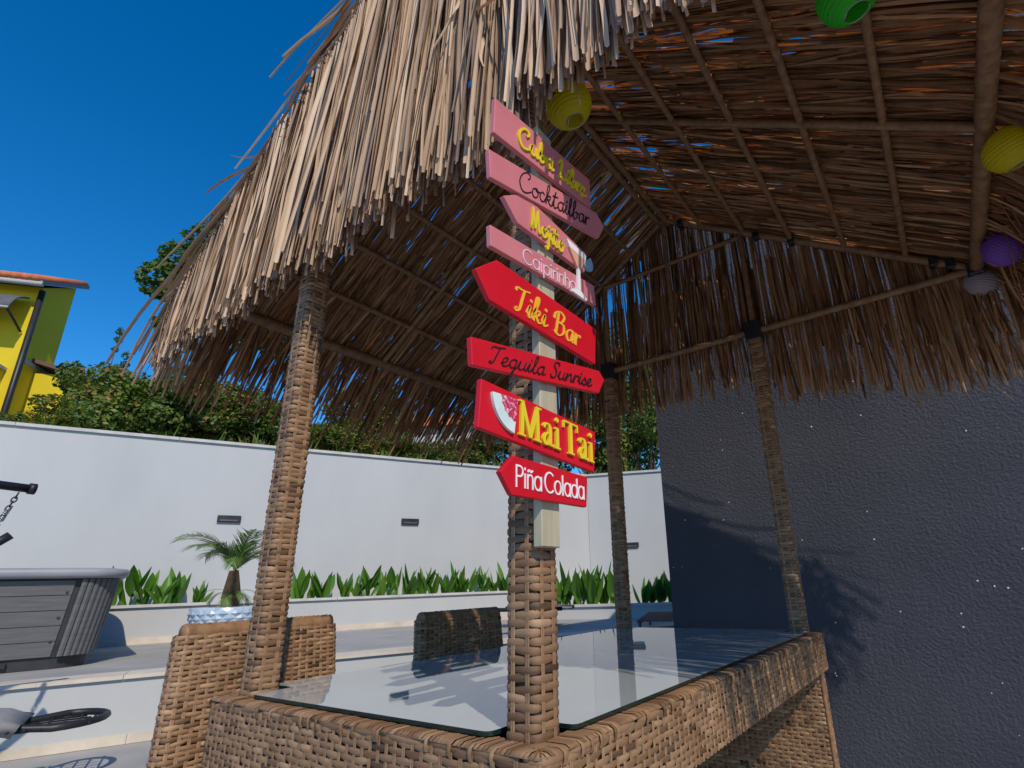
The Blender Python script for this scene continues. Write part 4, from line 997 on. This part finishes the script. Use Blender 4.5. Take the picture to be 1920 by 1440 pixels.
for i, (x, s) in enumerate(PXL):
    azd = ray_az(x); p = 10.42 + .1 * math.sin(i * 2.3); q = Y(p * math.tan(R(azd + 66.5)), p, .965)
    OR = ['first', 'second', 'third', 'fourth', 'fifth', 'sixth', 'seventh', 'eighth', 'ninth', 'tenth', 'eleventh', 'twelfth', 'thirteenth', 'fourteenth', 'fifteenth', 'sixteenth', 'seventeenth']
    xs_ = sorted(v for v, _ in PXL)
    if x < 220: lb = OR[[v for v in xs_ if v < 220].index(x)] + ' canna from the left picture edge, showing above the hot tub rim'
    elif x < 345: lb = OR[[v for v in xs_ if 220 < v < 345].index(x)] + ' canna to the right of the hot tub in the long planter'
    elif x < 400: lb = 'low canna plant in the long planter behind the palm fronds'
    else: lb = OR[[v for v in xs_ if v > 400].index(x)] + ' canna to the right of the left bar post in the long planter'
    canna(q, s * 1.34, 6 + i % 3, lb, i)
for i, (x, s) in enumerate([(1050, .8), (1068, .95), (1088, .9), (1108, .98), (1130, .85), (1150, .8), (1206, .66), (1222, .6), (1238, .72), (1258, .85)]):
    azd = ray_az(x); base = pol(azd, 10.45 - .02 * (x - 1050) * .2, .70)
    t = (PC - Vector((CAM.x, CAM.y, 0))); # place on the strip behind the ledge
    dirv = Vector((math.sin(R(azd)), math.cos(R(azd)), 0)); o0 = PC + pnv * (.40 + .12 * math.sin(i * 1.7)); den = dirv.x * pdv.y - dirv.y * pdv.x
    rel = o0 - Vector((CAM.x, CAM.y, 0)); tt_ = (rel.x * pdv.y - rel.y * pdv.x) / den; q = Vector((CAM.x, CAM.y, 0)) + dirv * tt_; q.z = .69
    canna(q, s * 1.38, 7 + i % 3, OR[i if x < 1160 else i - 6] + ' canna in the lower planter, counted from the ' + ('sign post to the far bar post' if x < 1160 else 'far bar post to the dark house'), 100 + i)

# potted palm
pq = pol(-65.9, 7.7, TZ)
pp_ = empty('potted_palm', pq, R(140), 'small feathery palm in a blue scale-patterned pot on the terrace', 'palm')
pot = MB().lathe([(.27, 0), (.30, .02), (.36, .30), (.385, .47), (.37, .48), (.35, .47), (.34, .40), (0, .40)], 28).build('pot', MT['pot'], pp_, smooth=True)
sv = []
for rI in range(8):
    for kI in range(20):
        a = (kI + .5 * (rI % 2)) / 20 * 2 * math.pi; z = .05 + rI * .052; rr_ = .306 + z * .165
        c = Vector((rr_ * math.cos(a), rr_ * math.sin(a), z)); ta = Vector((-math.sin(a), math.cos(a), 0)); ra = Vector((math.cos(a), math.sin(a), 0))
        sv.append((c, ta, ra))
for (c, ta, ra) in sv:
    b = MB(); b.add([c + ra * .02, c + ta * .052 + ra * .002, c + Vector((0, 0, .045)) + ra * .004, c - ta * .052 + ra * .002, c - Vector((0, 0, .03)) + ra * .001], [(0, 1, 2), (0, 2, 3), (0, 3, 4), (0, 4, 1)]); b.build('scale', MT['pot'], pot, recalc=False)
MB().tube([(0, 0, .36), (.01, 0, .60), (.0, .01, .88)], [.085, .10, .05], 10).build('trunk', MT['trunk_fibre'], pp_, smooth=True)
def frond(L, droop, rr):
    """arching rachis with thin leaflets along both sides"""
    K = 18; pts = [Vector((0, 0, 0))]
    for i in range(1, K):
        t = i / (K - 1); a = R(72) - R(115) * droop * t ** 1.2; pts.append(pts[-1] + Vector((math.cos(a), 0, math.sin(a))) * (L / (K - 1)))
    V = []; T = []
    def strip(p, q, w0, w1, dr):
        m_ = p.lerp(q, .55) + Vector((0, 0, .012)); V.append([[p - dr * w0, p + dr * w0], [m_ - dr * w0, m_ + dr * w0], [q - dr * w1, q + dr * w1]]); T.append(rr.uniform(.25, .95))
    for i in range(K - 1): strip(pts[i], pts[i + 1], .006, .006, Vector((0, 1, 0)))
    for i in range(3, K):
        d = (pts[i] - pts[i - 1]).normalized(); ll = .24 * math.sin(math.pi * (.14 + .78 * i / K)) ** .8
        for s_ in (-1, 1):
            for h in (0, .5):
                p = pts[i - 1].lerp(pts[i], h); l2 = ll * rr.uniform(.8, 1.15)
                sd_ = (Vector((0, s_, 0)) * .62 + d * .95 + Vector((0, 0, rr.uniform(-.15, .12)))).normalized()
                strip(p, p + sd_ * l2 + Vector((0, 0, -.035)), .0045, .0008, d.cross(sd_).cross(sd_).normalized())
    return grids('frond', np.array([[[list(q) for q in r_] for r_ in g_] for g_ in V]), T)
rr = random.Random(5)
FR = [frond(rr.uniform(.62, .80), rr.uniform(.65, 1.15), rr) for _ in range(5)]
for f_ in FR: f_.materials.append(MT['palm'])
for k in range(17):
    o = link('frond', FR[k % 5], None, pp_); o.location = (0, 0, .84); o.rotation_euler = (rr.uniform(-.1, .1), rr.uniform(-.35, .30), k * 2.4); s = rr.uniform(.9, 1.2); o.scale = (s, s, s)
for k in range(7):
    o = link('frond', FR[k % 5], None, pp_); o.location = (0, 0, .62); o.rotation_euler = (0, rr.uniform(.5, 1.0), k * 1.9); s = rr.uniform(.4, .6); o.scale = (s, s, s)

# ------------------------------------------------------------------ shrubs and trees beyond the wall
def foliage(name, n, lobes, size, tmu=.45, tsd=.22, flat=1.0):
    """leaf quads spread through a crown of lobes (cx,cy,cz,r)"""
    lb = np.array(lobes); wgt = lb[:, 3] ** 2; wgt = wgt / wgt.sum()
    i = rng.choice(len(lb), n, p=wgt); d = unit(rng.normal(0, 1, (n, 3))); rad = lb[i, 3] * rng.uniform(.45, 1.06, n) ** .5
    c = lb[i, :3] + d * rad[:, None] * np.array([1, 1, flat])
    # clumps
    c += .10 * np.sin(c[:, [1, 2, 0]] * 9) * lb[i, 3:4]
    nr = unit(d * .8 + rng.normal(0, .6, (n, 3)) + np.array([0, 0, .5])); a = unit(np.cross(nr, rng.normal(0, 1, (n, 3)))); b = np.cross(nr, a)
    s = size * rng.uniform(.6, 1.25, n)[:, None]
    V = np.stack([c - a * s - b * s * .1, c - b * s * .55, c + a * s, c + b * s * .55], 1)
    T = np.clip(rng.normal(tmu, tsd, n) + .10 * np.sin(c[:, 0] * 3 + c[:, 1] * 2), 0, 1)
    F = np.arange(n * 4).reshape(n, 4)
    me_ = mesh_np(name, V.reshape(-1, 3), F, np.repeat(T, 4)); me_.materials.append(MT['leaf']); return me_
def branches(mb, base, lobes, r0_):
    for (x, y, z, r_) in lobes:
        m = Vector((x * .4, y * .4, z * .5)); mb.tube([base, m, Vector((x, y, z))], [r0_, r0_ * .6, r0_ * .2], 6)
    return mb
def rlobes(n, rx, rz, rr_, rs):
    return [(rs.gauss(0, rx * .5), rs.gauss(0, rx * .5), rz * rs.uniform(.3, 1.0), rr_ * rs.uniform(.6, 1.15)) for _ in range(n)]
SH = []
rs = random.Random(21)
for k in range(5):
    lb_ = rlobes(9, 1.1, 1.35, .42, rs); SH.append((foliage('crown', 5200, lb_, .055, .42 + .10 * (k % 3), .24), lb_))
def shrub(pos, s, k, label, sz=1.0, name='shrub'):
    e = empty(name, pos, rs.uniform(0, 6.28), label, 'shrub', 'shrubs on the bank above the garden wall'); e.scale = (s, s, s * sz)
    o = link('crown', SH[k][0], None, e, smooth=False)
    branches(MB(), Vector((0, 0, -.25)), SH[k][1][:5], .035).build('stem', MT['bark'], e)
def behind(x, d):
    azd = ray_az(x, 850); dw = (10.9 / math.cos(R(azd + 66.5))) if azd < -33 else 12.75 / math.cos(R(azd + 24))
    return pol(azd, dw + d, 3.45 + .16 * d)
for i, (x, d, s, sz, lb) in enumerate([
    (128, 1.0, .42, .6, 'low shrub on the bank below the yellow house'), (222, 1.5, .82, 1.0, 'bushy shrub right of the yellow house porch'),
    (262, 1.4, 1.0, 1.0, 'dark green shrub above the wall under the straw corner'), (345, 1.2, .95, .95, 'shrub above the white wall left of the near left post'),
    (430, 1.3, .9, .9, 'shrub with yellowing leaves above the white wall beside the left post'), (515, 1.2, .85, .8, 'low shrub above the wall hidden partly by the left post'),
    (620, 1.2, .75, .75, 'shrub above the wall just right of the left post'), (705, 1.3, .75, .7, 'bright green shrub above the wall under the straw fringe'),
    (790, 1.2, .7, .65, 'low shrub above the wall below the far orange roof'), (870, 1.4, .75, .7, 'shrub above the wall left of the sign'),
    (950, 1.2, .9, .8, 'shrub above the wall behind the sign boards'), (1040, 1.2, .9, .85, 'shrub above the wall corner behind the sign'),
    (1130, 1.3, 1.1, 1.0, 'dense shrub above the short wall left of the far post'), (1215, 1.2, 1.15, 1.05, 'dense shrub above the short wall next to the dark house'), (30, .45, .32, .4, 'small shrub above the wall at the left picture edge')]):
    shrub(behind(x, d), s * 1.0, i % 5, lb, sz)
for i, (x, d, s, sz, lb) in enumerate([
    (215, 2.9, .7, .8, 'shrub in the back row right of the yellow house porch'), (262, 2.8, .95, 1.15, 'back row shrub left of the straw corner'),
    (305, 2.6, 1.1, 1.0, 'back row shrub behind the straw corner tips'), (390, 2.8, 1.05, .95, 'back row shrub left of the near left post'),
    (475, 2.6, 1.0, .9, 'back row shrub next to the near left post'), (565, 2.7, 1.0, .85, 'back row shrub right behind the near left post'),
    (660, 2.6, .9, .75, 'back row shrub under the middle of the straw fringe'), (750, 2.8, .85, .65, 'back row shrub left of the far orange roof'),
    (830, 2.6, .8, .6, 'back row shrub under the right end of the straw fringe'), (910, 2.7, .95, .75, 'back row shrub just left of the sign boards')]):
    shrub(behind(x, d), s, (i + 2) % 5, lb, sz)
for i, (x, d, s, lb) in enumerate([(18, 1.6, .44, 'first low bush from the left edge at the foot of the yellow house'), (52, 1.4, .42, 'second low bush from the left edge at the foot of the yellow house'), (88, 1.5, .44, 'third low bush from the left edge at the foot of the yellow house')]):
    shrub(behind(x, d), s, (i * 2) % 5, lb, .75)
# grassy undergrowth along the wall top
n = 9000; azs = rng.uniform(-86, -26, n); V = []
dw = np.where(azs < -33, 10.9 / np.cos(np.radians(azs + 66.5)), 12.75 / np.cos(np.radians(azs + 24))) + rng.uniform(.25, 1.6, n) + .1
c = np.stack([CAM.x + dw * np.sin(np.radians(azs)), CAM.y + dw * np.cos(np.radians(azs)), np.full(n, 3.42)], -1)
h = rng.uniform(.12, .5, n) * (1 + .5 * np.sin(azs * 1.7)); dirs_ = unit(np.stack([rng.normal(0, .5, n), rng.normal(0, .5, n), np.ones(n)], -1)); sd = unit(np.cross(dirs_, rng.normal(0, 1, (n, 3))))
wv = rng.uniform(.012, .04, n)[:, None]
V = np.stack([c - sd * wv, c + sd * wv, c + dirs_ * (h * .6)[:, None] + sd * wv * 1.3, c + dirs_ * h[:, None]], 1)
o = link('undergrowth', mesh_np('undergrowth', V.reshape(-1, 3), np.arange(n * 4).reshape(n, 4), np.repeat(np.clip(rng.normal(.62, .25, n), 0, 1), 4)), MT['leaf'], smooth=False)
tag(o, 'grassy undergrowth along the top of the white wall', 'undergrowth', kind='stuff')

def tree(pos, h, lobes, n, size, label, tmu=.35, name='leafy_tree'):
    e = empty(name, pos, 0, label, 'tree', 'trees behind the garden wall')
    o = link('crown', foliage('crown', n, lobes, size, tmu, .2), None, e, smooth=False)
    mb = MB(); mb.tube([(0, 0, -.5), (.05, .03, h * .3), (.0, .06, h * .62)], [.17, .13, .08], 8)
    for l in lobes[::2]: mb.tube([(.03, .03, h * .35), (l[0] * .6, l[1] * .6, (h * .35 + l[2]) / 2 + .1), l[:3]], [.07, .045, .015], 6)
    mb.build('trunk', MT['bark'], e, smooth=True)
t0 = pol(-70.9, 15.5, 4.2)
# image-left is -tv; lobes in world axes along the wall direction
def tl(a, z, r_, p=0): v = tv * a + nv * p; return (v.x, v.y, z, r_)
tree(t0, 6.0, [tl(-.9, 5.2, .55), tl(-.45, 6.0, .55), tl(.1, 6.7, .6), tl(-1.25, 4.6, .5), tl(-.3, 5.0, .7, .3), tl(.6, 6.4, .7, .2), tl(.9, 5.4, .8), tl(-.7, 3.4, .5), tl(0, 4.0, .8), tl(.9, 4.2, .9), tl(1.8, 5.6, .8), tl(1.6, 4.0, .9)], 15000, .085, 'large dark green tree rising behind the left edge of the thatch', .33)
tree(pol(-56, 19, 5.0), 3.2, [tl(-.8, 2.0, .7), tl(0, 2.6, .8), tl(.8, 2.0, .7), tl(.2, 1.5, .9)], 6000, .08, 'small tree beyond the wall seen under the straw fringe', .4)
tree(pol(-27.5, 17, 4.4), 5.5, [tl(-1.2, 2.6, .9), tl(0, 3.4, 1.1), tl(1.2, 3.0, 1.0), tl(.2, 2.0, 1.2), tl(-.8, 4.2, .8), tl(1, 1.4, 1.1), tl(-1.2, 1.2, 1.0)], 11000, .085, 'dark tree behind the short wall, left of the dark house', .3)
# tall seed stalks beside the yellow house
for (x, d, hh, lb) in ((160, 2.0, 2.55, 'tall thin flower stalk standing above the shrubs by the yellow house'), (186, 1.7, 2.0, 'shorter thin flower stalk beside the tall one')):
    q = behind(x, d); e = empty('flower_stalk', q, 0, lb, 'plant', 'flower stalks by the yellow house')
    MB().tube([(0, 0, -.2), (.03, .02, hh * .5), (.0, .05, hh)], [.012, .01, .006], 6).build('stem', MT['bark'], e, smooth=True)
    for lb_ in ((0, .05, hh - .12, .08), (.01, .04, hh - .30, .07), (.02, .04, hh - .52, .055)): link('seed_head', foliage('seed_head', 70, [lb_], .03, .25, .1), None, e, smooth=False)

# ------------------------------------------------------------------ yellow house on the bank
def P2(x, y, dist):
    d = fw + rt * ((x - 1077.42) / 1000.3) - up * ((y - 765.6) / 1000.3); h_ = math.hypot(d.x, d.y); return CAM + d * (dist / h_)
K = P2(82, 540, 19.0)                                   # eave corner of the house
yh = empty('yellow_house', (K.x, K.y, 4.0), R(-20), 'bright yellow rendered house with orange tiled roof at the left edge', 'house')
# local: x to the right side (gable wall runs away along +x), y towards -view ; front wall runs to -x
ang = math.atan2(nv.y, nv.x)
yh.rotation_euler = (0, 0, math.atan2(tv.y, tv.x) + R(-14))
EH = K.z - 4.0
mb = MB().box(-7, 0, 0, 1.3, -1.5, EH); mb.build('wall', MT['yellow_wall'], yh)
MB().add([(-7.2, -.45, EH - .12), (.2, -.45, EH - .12), (.2, 1.5, EH + .85), (-7.2, 1.5, EH + .85), (-7.2, -.45, EH + .0), (.2, -.45, EH), (.2, 1.5, EH + .97), (-7.2, 1.5, EH + .97)], [(0, 1, 5, 4), (1, 2, 6, 5), (2, 3, 7, 6), (3, 0, 4, 7), (3, 2, 1, 0), (4, 5, 6, 7)]).build('fascia', MT['grey_trim'], yh)
rf = bpy.data.objects.new('roof', None); col.objects.link(rf); rf.parent = yh
for i in range(33):
    x = -7.0 + i * .22
    MB().tube([(x, -.5, EH + .02), (x, 1.55, EH + 1.03)], .10, 8).build('tile_row', MT['roof_tile'], rf, smooth=True)
wedge = MB().add([(-7, 0, EH), (0, 0, EH), (0, 1.3, EH), (0, 1.3, EH + .74), (-7, 1.3, EH + .74), (-7, 1.3, EH)], [(0, 1, 3, 4), (1, 2, 3), (0, 4, 5), (2, 5, 4, 3)]); wedge.build('gable_wall', MT['yellow_wall'], yh)
MB().tube([(.06, -.10, EH - .15), (.06, -.10, -1.5)], .07, 10).build('downpipe', MT['black'], yh, smooth=True)
MB().tube([(-7, -.42, EH - .10), (.2, -.42, EH - .10)], .07, 10).build('gutter', MT['pale_trim'], yh, smooth=True)
MB().box(.001, .03, .1, 1.25, EH - 2.15, EH - 2.03, M=None).build('trim_band', MT['pale_trim'], yh)
# canopy over the balcony
mb = MB(); cv = []
for i in range(7):
    a = R(10 + 70 * i / 6); cv.append((-.05 - 1.1 * math.cos(a) , EH - 1.15 + .75 * math.sin(a)))
V = []
for (yy, zz) in cv: V += [(-5.2, yy * .7, zz), (-.12, yy * .7, zz)]
mb.add(V, [(i * 2, i * 2 + 1, i * 2 + 3, i * 2 + 2) for i in range(6)]); o = mb.build('canopy', MT['grey_trim'], yh, smooth=True); sm = o.modifiers.new('thick', 'SOLIDIFY'); sm.thickness = .04
for x in (-.16, -1.4): MB().tube([(x, -.05, EH - 1.35), (x, -.76, EH - 1.02)], .03, 8).build('canopy_strut', MT['black'], yh, smooth=True)
MB().tube([(-5.2, -.79, EH - 1.02), (-.12, -.79, EH - 1.02)], .035, 8).build('canopy_rail', MT['pale_trim'], yh, smooth=True)
MB().tube([(-.75, -.79, EH - 1.02), (-.75, -.79, EH - 2.6)], .05, 8).build('canopy_post', MT['grey_trim'], yh, smooth=True)
MB().box(-5.2, -.25, -.95, -.005, -1.0, EH - 2.45).build('balcony_wall', MT['yellow_wall'], yh)
MB().box(-5.25, -.21, -1.0, -.004, EH - 2.449, EH - 2.37).build('balcony_coping', MT['pale_trim'], yh)
# small lean-to with brown roof at the right side
MB().box(.002, .8, .6, 1.3, -1.5, EH - 2.25).build('porch_wall', MT['yellow_wall'], yh)
MB().add([(.002, .4, EH - 2.0), (1.05, .4, EH - 2.3), (1.05, 1.45, EH - 2.3), (.002, 1.45, EH - 2.0), (.002, .4, EH - 1.9), (1.05, .4, EH - 2.2), (1.05, 1.45, EH - 2.2), (.002, 1.45, EH - 1.9)], [(0, 1, 5, 4), (1, 2, 6, 5), (2, 3, 7, 6), (3, 0, 4, 7), (3, 2, 1, 0), (4, 5, 6, 7)]).build('porch_roof', MT['brown_roof'], yh)

# far house roof, orange, glimpsed under the straw fringe
q = P2(800, 812, 42); fh = empty('far_house', (q.x, q.y, q.z - 6), R(30), 'distant house with an orange tiled roof seen through the straw fringe', 'house')
MB().box(-4.5, 4.5, -3, 3, -3, 5.6).build('wall', MT['white_wall'], fh)
MB().add([(-5, -3.5, 5.5), (5, -3.5, 5.5), (5, 3.5, 5.5), (-5, 3.5, 5.5), (-2.5, 0, 7.4), (2.5, 0, 7.4)], [(0, 1, 5, 4), (1, 2, 5), (2, 3, 4, 5), (3, 0, 4), (3, 2, 1, 0)]).build('roof', MT['roof_tile'], fh)
MB().box(-1.4, -.8, -1.0, -.4, 6.2, 7.9).build('chimney', MT['white_wall'], fh)
for x in (-3, -1, 1, 3): MB().box(x - .45, x + .45, -3.02, -2.99, 3.0, 4.4).build('window', MT['grey_trim'], fh)
